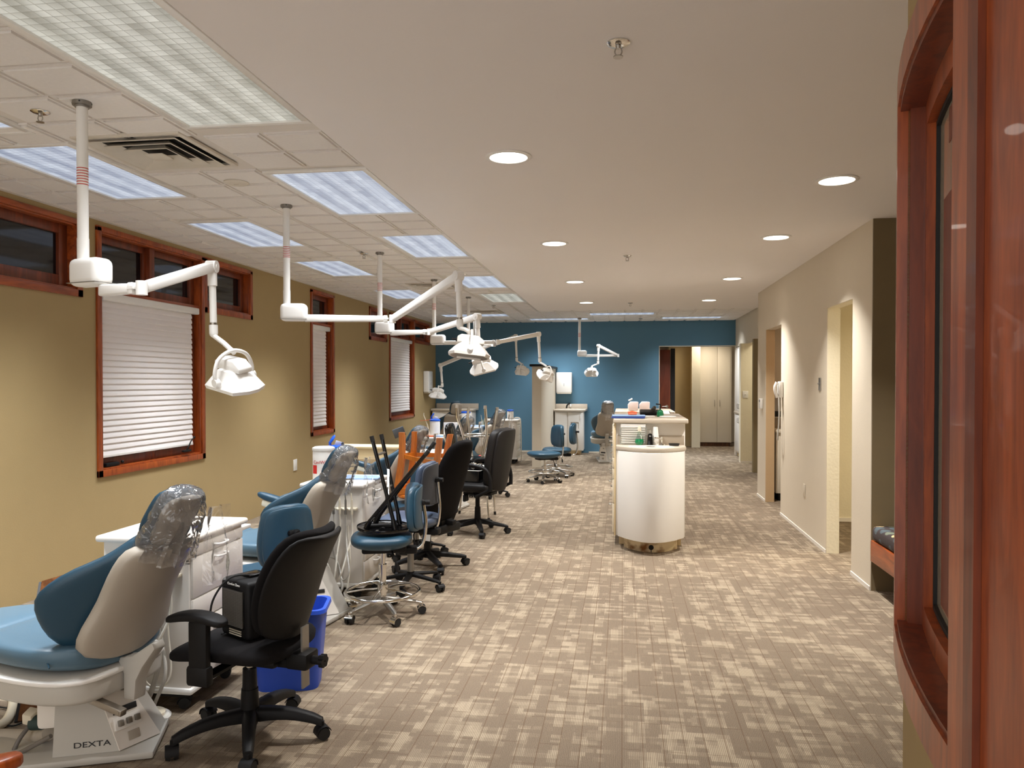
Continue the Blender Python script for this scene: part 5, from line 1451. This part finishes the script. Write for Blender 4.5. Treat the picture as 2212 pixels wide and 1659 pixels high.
# corner of a wooden armchair, bottom left
A = at(34, 1640, Y=1.45)
t = thing('wooden_armchair', 'corner of a red-brown wooden chair at the bottom left', 'chair', (A.x-.33, A.y-.13, 0), radians(60))
for (x, y) in ((-.22, -.22), (.22, -.22), (-.22, .22), (.22, .22)):
    q = MB(); q.beam((x, y, 0), (x*.98, y, A.z-.02 if x > 0 else .92), .034, .034, up=(0, 1, 0), bev=.004); q.build('leg', 'cherry', t)
q = MB(); q.bx(-.235, .235, -.215, .215, .40, .445, .015, 3); q.build('seat', 'cherry_dark', t)
q = MB(); q.bx(-.235, -.205, -.20, .20, .62, .70, .01); q.bx(-.235, -.205, -.20, .20, .82, .92, .01); q.build('back_rail', 'cherry', t)
for y in (-.22, .22):
    q = MB(); q.pad(lambda v: (V(lerp(-.23, .29, v), y, A.z), V(0, .030, 0), V(0, 0, .018), 0), 12, 20, 3.4, 6, 3); q.build('arm', 'cherry', t, ang=60)
# wall outlet on the left wall
t = thing('light_switch', 'white double wall plate on the olive wall left of the second cart', 'wall plate', (-3.998, 8.87, .47), 0)
m = MB(); m.bx(-.002, .008, -.05, .05, -.07, .07, .004); m.build('plate', 'white', t); m = MB(); m.bx(.008, .012, -.018, .018, -.03, .03, .002); m.build('insert', 'white_lam', t)
# ================================================================== PARTITION, SINK UNITS, DISPENSERS AT THE BLUE WALL
m = MB(); m.bx(-1.56, -1.40, 13.12, 15.99, 0, 1.76)
struct(m, 'wall_partition', 'cream')
m = MB(); m.bx(-1.60, -1.36, 13.08, 15.99, 1.76, 1.80, .004)
struct(m, 'trim_5', 'black_pl')
def sink_unit(label, x0, x1, y0, y1, rounded=True, slot=True):
    t = thing('sink_cabinet', label, 'sink', ((x0+x1)/2, y1, 0), 0)
    w, d = (x1-x0)/2, y1-y0
    m = MB(); m.bx(-w+.02, w-.06, -d+.06, 0, .09, .89, .006); m.build('body', 'white_lam', t)
    m = MB(); m.bx(-w+.05, w-.12, -d+.12, -.02, 0, .09); m.build('plinth', 'stained', t)
    m = MB(); pts = [(-w, 0), (-w, -d+.02), (0, -d-.02), (w-.10, -d+.0), (w-.02, -d+.08), (w, 0)]
    m.prism(pts, .89, .93, bev=.006); tp = m.build('worktop', 'counter', t)
    m = MB(); m.bx(-w, w, -.025, 0, .93, 1.03, .003); m.build('backsplash', 'counter', tp)
    for k, (a, b) in enumerate(((-w+.03, -.06), (-.04, w-.08))):
        m = MB(); m.bx(a, b, -d+.042, -d+.06, .10, .875, .008); dr = m.build('door', 'white', t)
        if k == 1:
            m = MB(); m.tube([(b-.04, -d+.042, .74), (b-.04, -d+.02, .745), (b-.04, -d+.02, .82), (b-.04, -d+.042, .825)], .006, 8); m.build('handle', 'white', dr)
            if slot:
                m = MB(); m.bx(a+.06, b-.07, -d+.030, -d+.044, .66, .675, .002); m.bx(a+.06, a+.07, -d+.034, -d+.044, .54, .66, .001); m.bx(b-.08, b-.07, -d+.034, -d+.044, .54, .66, .001); m.build('towel_slot', 'shell', dr)
    m = MB(); m.lathe([(.13, .932), (.14, .934), (.12, .928), (.09, .90), (0, .895)], (0, -d*.45, 0), 28); m.build('basin', 'basin', tp)
    m = MB(); m.cyl((-.02, -.09, .93), (-.02, -.09, .97), .022, .018, 16); m.tube([(-.02, -.09, .95), (-.02, -.12, 1.01), (-.01, -.20, 1.03), (0, -.24, .99)], .014, 10); fa = m.build('faucet', 'chrome', tp)
    m = MB(); m.tube([(-.10, -.10, .94), (-.085, -.10, 1.0), (-.03, -.10, 1.045)], .017, 10); m.build('lever', 'black_gl', fa)
    return t
sink_unit('white sink cabinet with rounded counter right of the beige partition', -1.395, -.73, 15.42, 15.975)
sink_unit('sink cabinet in the far left corner below the towel dispenser', -3.97, -3.05, 15.45, 15.975, slot=True)
def towel(label, loc, rz):
    t = thing('towel_dispenser', label, 'dispenser', loc, rz, 'wall towel dispensers')
    m = MB(); m.bx(-.165, .165, -.12, 0, 0, .43, .018, 3); m.build('cover', 'white', t)
    m = MB(); m.bx(-.15, .15, -.115, -.01, -.02, .01, .008); m.build('outlet', 'vent', t)
    m = MB(); m.bx(-.004, .004, -.123, -.119, .14, .20); m.build('window_slit', 'dull', t)
towel('white towel dispenser on the blue wall right of the partition', (-1.215, 15.998, 1.26), 0)
towel('grey-white towel dispenser on the olive wall in the far corner', (-3.998, 15.12, 1.28), radians(90))

# ================================================================== ISLAND
isl = thing('island_cabinet', 'white island with a curved sink end in the middle of the floor', 'island', (.25, 6.95, 0))
def IX(pts): return pts
def arcfront(w, y_side, bulge, n=14):
    return [(-w+2*w*k/n, y_side-bulge*(1-(2*k/n-1)**2)) for k in range(n+1)]
m = MB(); pts = arcfront(.290, -.10, .26)+[(.290, .25), (-.290, .25)]; m.prism(pts, .115, .885, bev=.004); sk = m.build('curved_front', 'white', isl, ang=25)
m = MB(); m.prism(arcfront(.235, -.02, .19)+[(.235, .3), (-.235, .3)], 0, .12); m.build('plinth', 'stained', isl, ang=25)
m = MB(); m.cyl((.0, -.215, .045), (0, -.20, .045), .022, n=16); m.beam((0, -.212, .03), (0, -.212, .005), .018, .006); m.build('plinth_hole', 'dark', isl)
m = MB(); m.prism(arcfront(.308, -.08, .27)+[(.308, .06), (-.308, .06)], .885, .925, bev=.008); ct_ = m.build('sink_counter', 'counter', isl, ang=25)
m = MB(); n = 32
m.loft([[V(.0+a*cos(2*pi*k/n), -.17+b*sin(2*pi*k/n), z) for k in range(n)] for a, b, z in ((.205, .100, .926), (.200, .096, .931), (.180, .082, .9265), (.15, .066, .9262), (.05, .03, .926))], cap=True)
m.build('basin', 'basin', ct_)
m = MB(); m.bx(-.31, .31, .06, 2.60, .09, 1.12, .003); m.build('body', 'white_lam', isl)
m = MB(); m.bx(-.28, .28, .12, 2.55, 0, .09); m.build('rear_plinth', 'edge', isl)
m = MB(); m.bx(-.30, .30, .052, .062, .925, 1.01, .001); m.build('backsplash', 'backsplash', isl)
m = MB(); m.bx(-.335, .335, .0, 1.15, 1.12, 1.163, .012, 3); m.bx(-.335, .335, 1.75, 2.65, 1.12, 1.163, .012, 3); m.build('raised_counter', 'counter', isl)
m = MB(); m.bx(-.325, -.31, .05, 2.60, .09, 1.12, .002); m.build('edge_panel', 'edge', isl)
for j in range(4):
    y0 = .07+.62*j
    for (a, b, pull) in ((.115, .38, .33), (.385, .60, .55), (.605, .70, .66), (.705, .80, .765), (.805, 1.10, .93)):
        m = MB(); m.bx(-.342, -.324, y0, y0+.60, a, b, .003); dr = m.build('drawer', 'cabinet', isl)
        m = MB(); m.tube([(-.342, y0+.25, pull), (-.372, y0+.252, pull), (-.374, y0+.30, pull), (-.372, y0+.348, pull), (-.342, y0+.35, pull)], .005, 8, sub=4); m.build('drawer_pull', 'chrome', dr)
def IW(x, y, z=0): return (.25+x, 6.95+y, z)
# faucet is part of the sink
m = MB(); m.cyl((.10, -.01, .925), (.10, -.01, .95), .016, .012, 14); m.cyl((.10, -.01, .95), (.10, -.01, .985), .009, .011, 12); m.sphere((.10, -.01, .992), .012)
m.tube([(.10, -.01, .975), (.07, -.05, .992), (.035, -.10, 1.0)], .006, 8); m.cyl((.125, -.03, .925), (.125, -.03, .94), .008, n=10); m.build('faucet', 'chrome', isl)
# things on the sink counter
t = thing('magazine_rack', 'wall rack stacked with white leaflets above the island sink', 'rack', IW(-.155, .048, .928))
m = MB()
for k in range(8): m.box((0, -.022-.0020*k, .018+.020*k), (.215, .012, .013), (.25, 0, 0), .001)
m.box((0, -.034, .168), (.222, .010, .035), (.2, 0, .01), .001)
tag(m.build('leaflets', 'paper', t), kind='stuff')
m = MB(); m.bx(-.118, -.114, -.05, 0, 0, .165); m.bx(.114, .118, -.05, 0, 0, .165); m.bx(-.118, .118, -.052, -.048, 0, .012); m.build('rack_frame', 'clear_pl', t)
t = thing('mouthwash_bottle', 'clear round-bellied bottle half full of green liquid on the island sink', 'bottle', IW(-.10, -.02, .926))
m = MB(); m.lathe([(0, 0), (.028, .003), (.037, .018), (.039, .035), (.034, .056), (0, .056)]); m.build('green_liquid', 'green', t)
m = MB(); m.lathe([(.0345, .057), (.026, .080), (.012, .118), (.011, .130), (.009, .130), (.009, .118), (.022, .082), (.032, .057)]); m.build('bottle', 'clear_pl', t)
m = MB(); m.lathe([(0, .124), (.015, .126), (.017, .145), (.014, .158), (.010, .170), (0, .172)]); m.build('pump_cap', 'ivory', t)
t = thing('soap_bottle', 'black square soap bottle with white lettering on the island sink', 'bottle', IW(-.005, -.035, .926))
m = MB(); m.loft([rr_(.024, .018, 0, .006), rr_(.024, .018, .004, .006), rr_(.019, .016, .098, .006), rr_(.008, .008, .108, .004)]); b_ = m.build('bottle', 'black_gl', t)
m = MB(); m.cyl((0, 0, .106), (0, 0, .135), .008, .007, 12); m.tube([(0, 0, .132), (0, 0, .140), (-.022, -.004, .142)], .004, 8); m.build('pump', 'chrome', t)
lettering('Dial', .011, 'white', b_, frame3(V(0, -.0178, .085), (1, 0, 0), (0, .06, 1)))
t = thing('cup_stack', 'tall stack of white paper cups upside down on the island sink', 'cups', IW(.045, .0, .926))
m = MB()
for k in range(6): m.lathe([(0, .001+.012*k), (.030-.0004*k, .001+.012*k), (.031-.0004*k, .003+.012*k), (.029, .012+.012*k), (0, .012+.012*k)], n=28)
m.lathe([(0, .072), (.029, .072), (.021, .158), (.020, .164), (0, .165)], n=28); m.build('cups', 'paper', t)
t = thing('soap_dish', 'low black soap dish at the right of the island sink', 'dish', IW(.205, -.05, .926))
m = MB(); m.loft([rr_(.040, .025, 0, .015), rr_(.050, .030, .022, .018), rr_(.044, .025, .022, .018), rr_(.036, .02, .010, .015)], cap=True); m.build('dish', 'black_gl', t)
# things on the raised counter
t = thing('folder_stack', 'stack of blue folders overhanging the left of the raised island counter', 'folders', IW(-.20, .12, 1.164))
for k in range(3):
    m = MB(); m.box((.003*k, .002*k, .005+.009*k), (.30, .22, .007), (0, 0, .02*k-.02), .001); m.build('folder', ['folder', 'folder', 'blue_paper'][k], t)
m = MB(); m.box((0, 0, 0), (.07, .05, .018), (0, 0, .3), .004); m.tube([(-.04, .0, .012), (0, .02, .02), (.04, 0, .012)], .008)
solo(m, 'gauze_packet', 'orange', 'small orange and pink packet lying on the blue folders', 'packet', IW(-.16, .10, 1.203))
m = MB(); m.box((0, 0, .004), (.20, .14, .006), (0, 0, .2), .001); m.box((.03, .0, .009), (.15, .1, .004), (0, 0, -.1), .001)
solo(m, 'paper_sheet', 'paper', 'white papers beside the folders on the raised island counter', 'paper', IW(-.06, .36, 1.164))
m = MB(); m.lathe([(0, 0), (.075, 0), (.08, .008), (.07, .012), (0, .012)]); solo(m, 'paper_plate', 'paper', 'flat white oval tray on the raised island counter', 'plate', IW(.17, .30, 1.164))
t = thing('phone', 'black desk telephone on the raised island counter', 'telephone', IW(.02, .75, 1.164))
m = MB(); m.box((0, 0, .025), (.20, .16, .04), (.15, 0, 0), .01); m.build('base', 'black_pl', t)
m = MB(); m.tube([(.03, -.08, .055), (.045, 0, .075), (.03, .08, .055)], .018, 10); m.build('handset', 'black_gl', t)
t = thing('hand_soap', 'green soap pump bottle with black nozzle on the island', 'bottle', IW(.105, .42, 1.164))
m = MB(); m.lathe([(0, 0), (.030, 0), (.034, .02), (.030, .05), (.016, .065), (0, .066)]); m.build('bottle', 'green', t)
m = MB(); m.cyl((0, 0, .062), (0, 0, .105), .007, n=10); m.tube([(0, 0, .10), (0, 0, .115), (-.04, 0, .12)], .006, 8); m.build('pump', 'black_pl', t)
for (dx, l) in ((-.13, 'left of two pink-white tissue packs on the rear island counter'), (.0, 'right of two pink-white tissue packs on the rear island counter')):
    t = thing('tissue_pack', l, 'tissue pack', IW(dx, 1.95, 1.164), .05, 'tissue packs on the island')
    m = MB(); m.prism([(-.055, 0), (.055, 0), (.06, .10), (-.03, .105), (-.06, .07)], -.03, .03, axis=1, bev=.008); m.build('pack', 'pink', t)
    if dx < -.1:
        m = MB(); m.box((-.03, 0, .125), (.05, .03, .012), (.2, -.5, .1), .003); m.build('tissue', 'paper', t)
t = thing('clipboard', 'pink form on a black clipboard at the right of the rear island counter', 'clipboard', IW(.16, 1.56, 1.121), 0)
m = MB(); m.box((0, 0, .03), (.22, .30, .006), (.1, 0, 0), .001); m.build('board', 'black_pl', t)
m = MB(); m.box((0, 0, .036), (.20, .28, .003), (.1, 0, 0)); m.build('form', 'pink', t)

# ================================================================== CORRIDOR: DOOR, CLOSET, CABINETS
d2 = bpy.data.objects.new('door_2', None); COL.objects.link(d2); tag(d2, kind='structure'); d2.location = (.80, 16.42, 0)
m = MB(); m.bx(-.35, .20, 0, .045, .01, 2.17, .003); m.build('leaf', 'door_wood', d2)
m = MB(); m.cyl((.13, 0, .97), (.13, -.025, .97), .032, n=20); m.tube([(.13, -.03, .97), (.13, -.055, .97), (.03, -.058, .965)], .009, 8); m.build('lever_handle', 'steel', d2)
m = MB(); m.bx(.21, .30, .02, .10, 0, 2.2); m.build('dark_gap', 'dark', d2)  # dark block stands in for the shaded gap beside the leaf
t = thing('closet', 'tall cream double-door closet at the end of the corridor', 'closet', (2.10, 18.0, 0))
m = MB(); m.bx(-.36, .38, .02, .6, .09, 2.38, .004); m.build('carcass', 'cabinet', t)
m = MB(); m.bx(-.34, .36, .06, .5, 0, .09); m.build('plinth', 'panel_wood', t)
for s, (a, b) in ((-1, (-.335, .055)), (1, (.062, .35))):
    m = MB(); m.bx(a, b, .0, .02, .10, 2.30, .003); dr = m.build('door', 'cabinet', t)
    hx = (.0 if s < 0 else .115); m = MB(); m.tube([(hx, .0, .93), (hx, -.03, .96), (hx, -.03, 1.04), (hx, .0, 1.07)], .006, 8); m.build('handle', 'steel', dr)
m = MB(); m.bx(1.55, 1.74, 17.62, 18.0, 0, 2.6); struct(m, 'wall_closet_side', 'yellow')
t = thing('wall_cabinet', 'white cabinet with bright glazed upper door past the far opening', 'cabinet', (2.27, 15.27, 0), 0)
m = MB(); m.bx(.0, .5, -.64, .65, .08, 2.18, .004); m.build('carcass', 'white_lam', t)
m = MB(); m.bx(.03, .45, -.60, .6, 0, .08); m.build('plinth', 'edge', t)
for k, (a, b) in enumerate(((-.63, -.01), (.01, .63))):
    for (z0, z1) in ((.12, .84), (.92, 2.14)):
        m = MB(); m.bx(-.018, .0, a, b, z0, z1, .003); dr = m.build('door', 'white', t)
        hy = b-.06 if k == 0 else a+.06; hz = z1-.10 if z1 < 1 else z0+.10
        m = MB(); m.tube([(-.018, hy, hz-.05), (-.045, hy, hz-.04), (-.045, hy, hz+.04), (-.018, hy, hz+.05)], .006, 8); m.build('handle', 'steel', dr)
m = MB(); m.bx(-.03, .02, -.65, .65, .86, .90, .003); m.build('counter_edge', 'counter', t)

# ================================================================== THINGS ON THE RIGHT WALL
t = thing('wall_phone', 'white wall telephone with a long looped cord on the right wall', 'telephone', (1.76, 8.78, 1.38))
m = MB(); m.bx(-.05, .0, -.05, .05, -.06, .12, .012); m.build('base', 'white', t)
m = MB(); m.tube([(-.065, -.02, .11), (-.085, -.02, .06), (-.08, -.02, .0), (-.06, -.02, -.06)], .019, 10); m.build('handset', 'white', t)
m = MB(); m.tube([(-.03, .0, -.06), (-.035, .01, -.30), (-.045, .02, -.46), (-.055, -.02, -.53), (-.06, -.07, -.46), (-.05, -.07, -.25), (-.05, -.04, -.04)], .0075, 8); m.build('cord', 'tube', t)
def plate(label, loc, rz, mat='steel', w=.07, h=.115, toggle=True, name='switch_plate'):
    t = thing(name, label, 'wall plate', loc, rz)
    m = MB(); m.bx(-w/2, w/2, -.007, 0, -h/2, h/2, .003); m.build('plate', mat, t)
    if toggle: m = MB(); m.box((0, -.012, .004), (.012, .018, .022), (.4, 0, 0), .002); m.build('toggle', 'white' if mat != 'steel' else 'dull', t)
plate('steel switch plate beside the near doorway', (1.759, 7.16, 1.475), radians(-90))
plate('painted-over wall plate low on the right wall', (1.759, 7.73, .44), radians(-90), 'cream', .07, .12, False, 'blank_plate')
plate('white double light switch on the yellow wall stub far right', (2.235, 14.434, 1.26), 0, 'white', .10, .13)
t = thing('thermostat', 'white thermostat on the narrow pier past the utility door', 'thermostat', (1.759, 10.02, 1.22), radians(-90))
m = MB(); m.bx(-.045, .045, -.035, 0, -.065, .065, .008); m.build('cover', 'white', t); m = MB(); m.bx(-.03, .03, -.037, -.034, .02, .05, .001); m.build('display', 'dull', t)
t = thing('base_cabinet', 'cream base cabinet glimpsed through the utility doorway', 'cabinet', (2.3, 10.23, 0))
m = MB(); m.bx(-.40, .60, -.36, 0, .10, .86, .004); m.build('body', 'cabinet', t); m = MB(); m.bx(-.41, .61, -.385, 0, .86, .90, .004); m.build('worktop', 'cabinet', t)
m = MB(); m.bx(-.36, .56, -.30, 0, 0, .10); m.build('plinth', 'dark', t)
t = thing('wall_device', 'grey metal box with a dark slot inside the utility doorway', 'device', (2.01, 10.23, 1.03))
m = MB(); m.bx(-.10, .10, -.12, 0, 0, .26, .01); m.build('case', 'steel', t); m = MB(); m.bx(-.09, .09, -.125, -.118, .02, .09, .004); m.build('slot', 'black_gl', t)
m = MB(); m.box((0, 0, .02), (.03, .05, .04), (0, 0, .2), .003)
# bench in the alcove
t = thing('bench', 'built-in bench with a dark polka cushion beside the dark alcove wall', 'bench', (2.05, 4.95, 0))
m = MB(); m.bx(-.30, .30, -.75, .76, .22, .37, .006); m.build('seat_board', 'cherry_y', t)
m = MB(); m.bx(-.22, .28, -.70, .45, 0, .22); m.build('base', 'cherry_dark', t)
m = MB(); m.bx(-.295, .29, -.74, .755, .372, .475, .03, 3); m.build('cushion', 'polka', t)
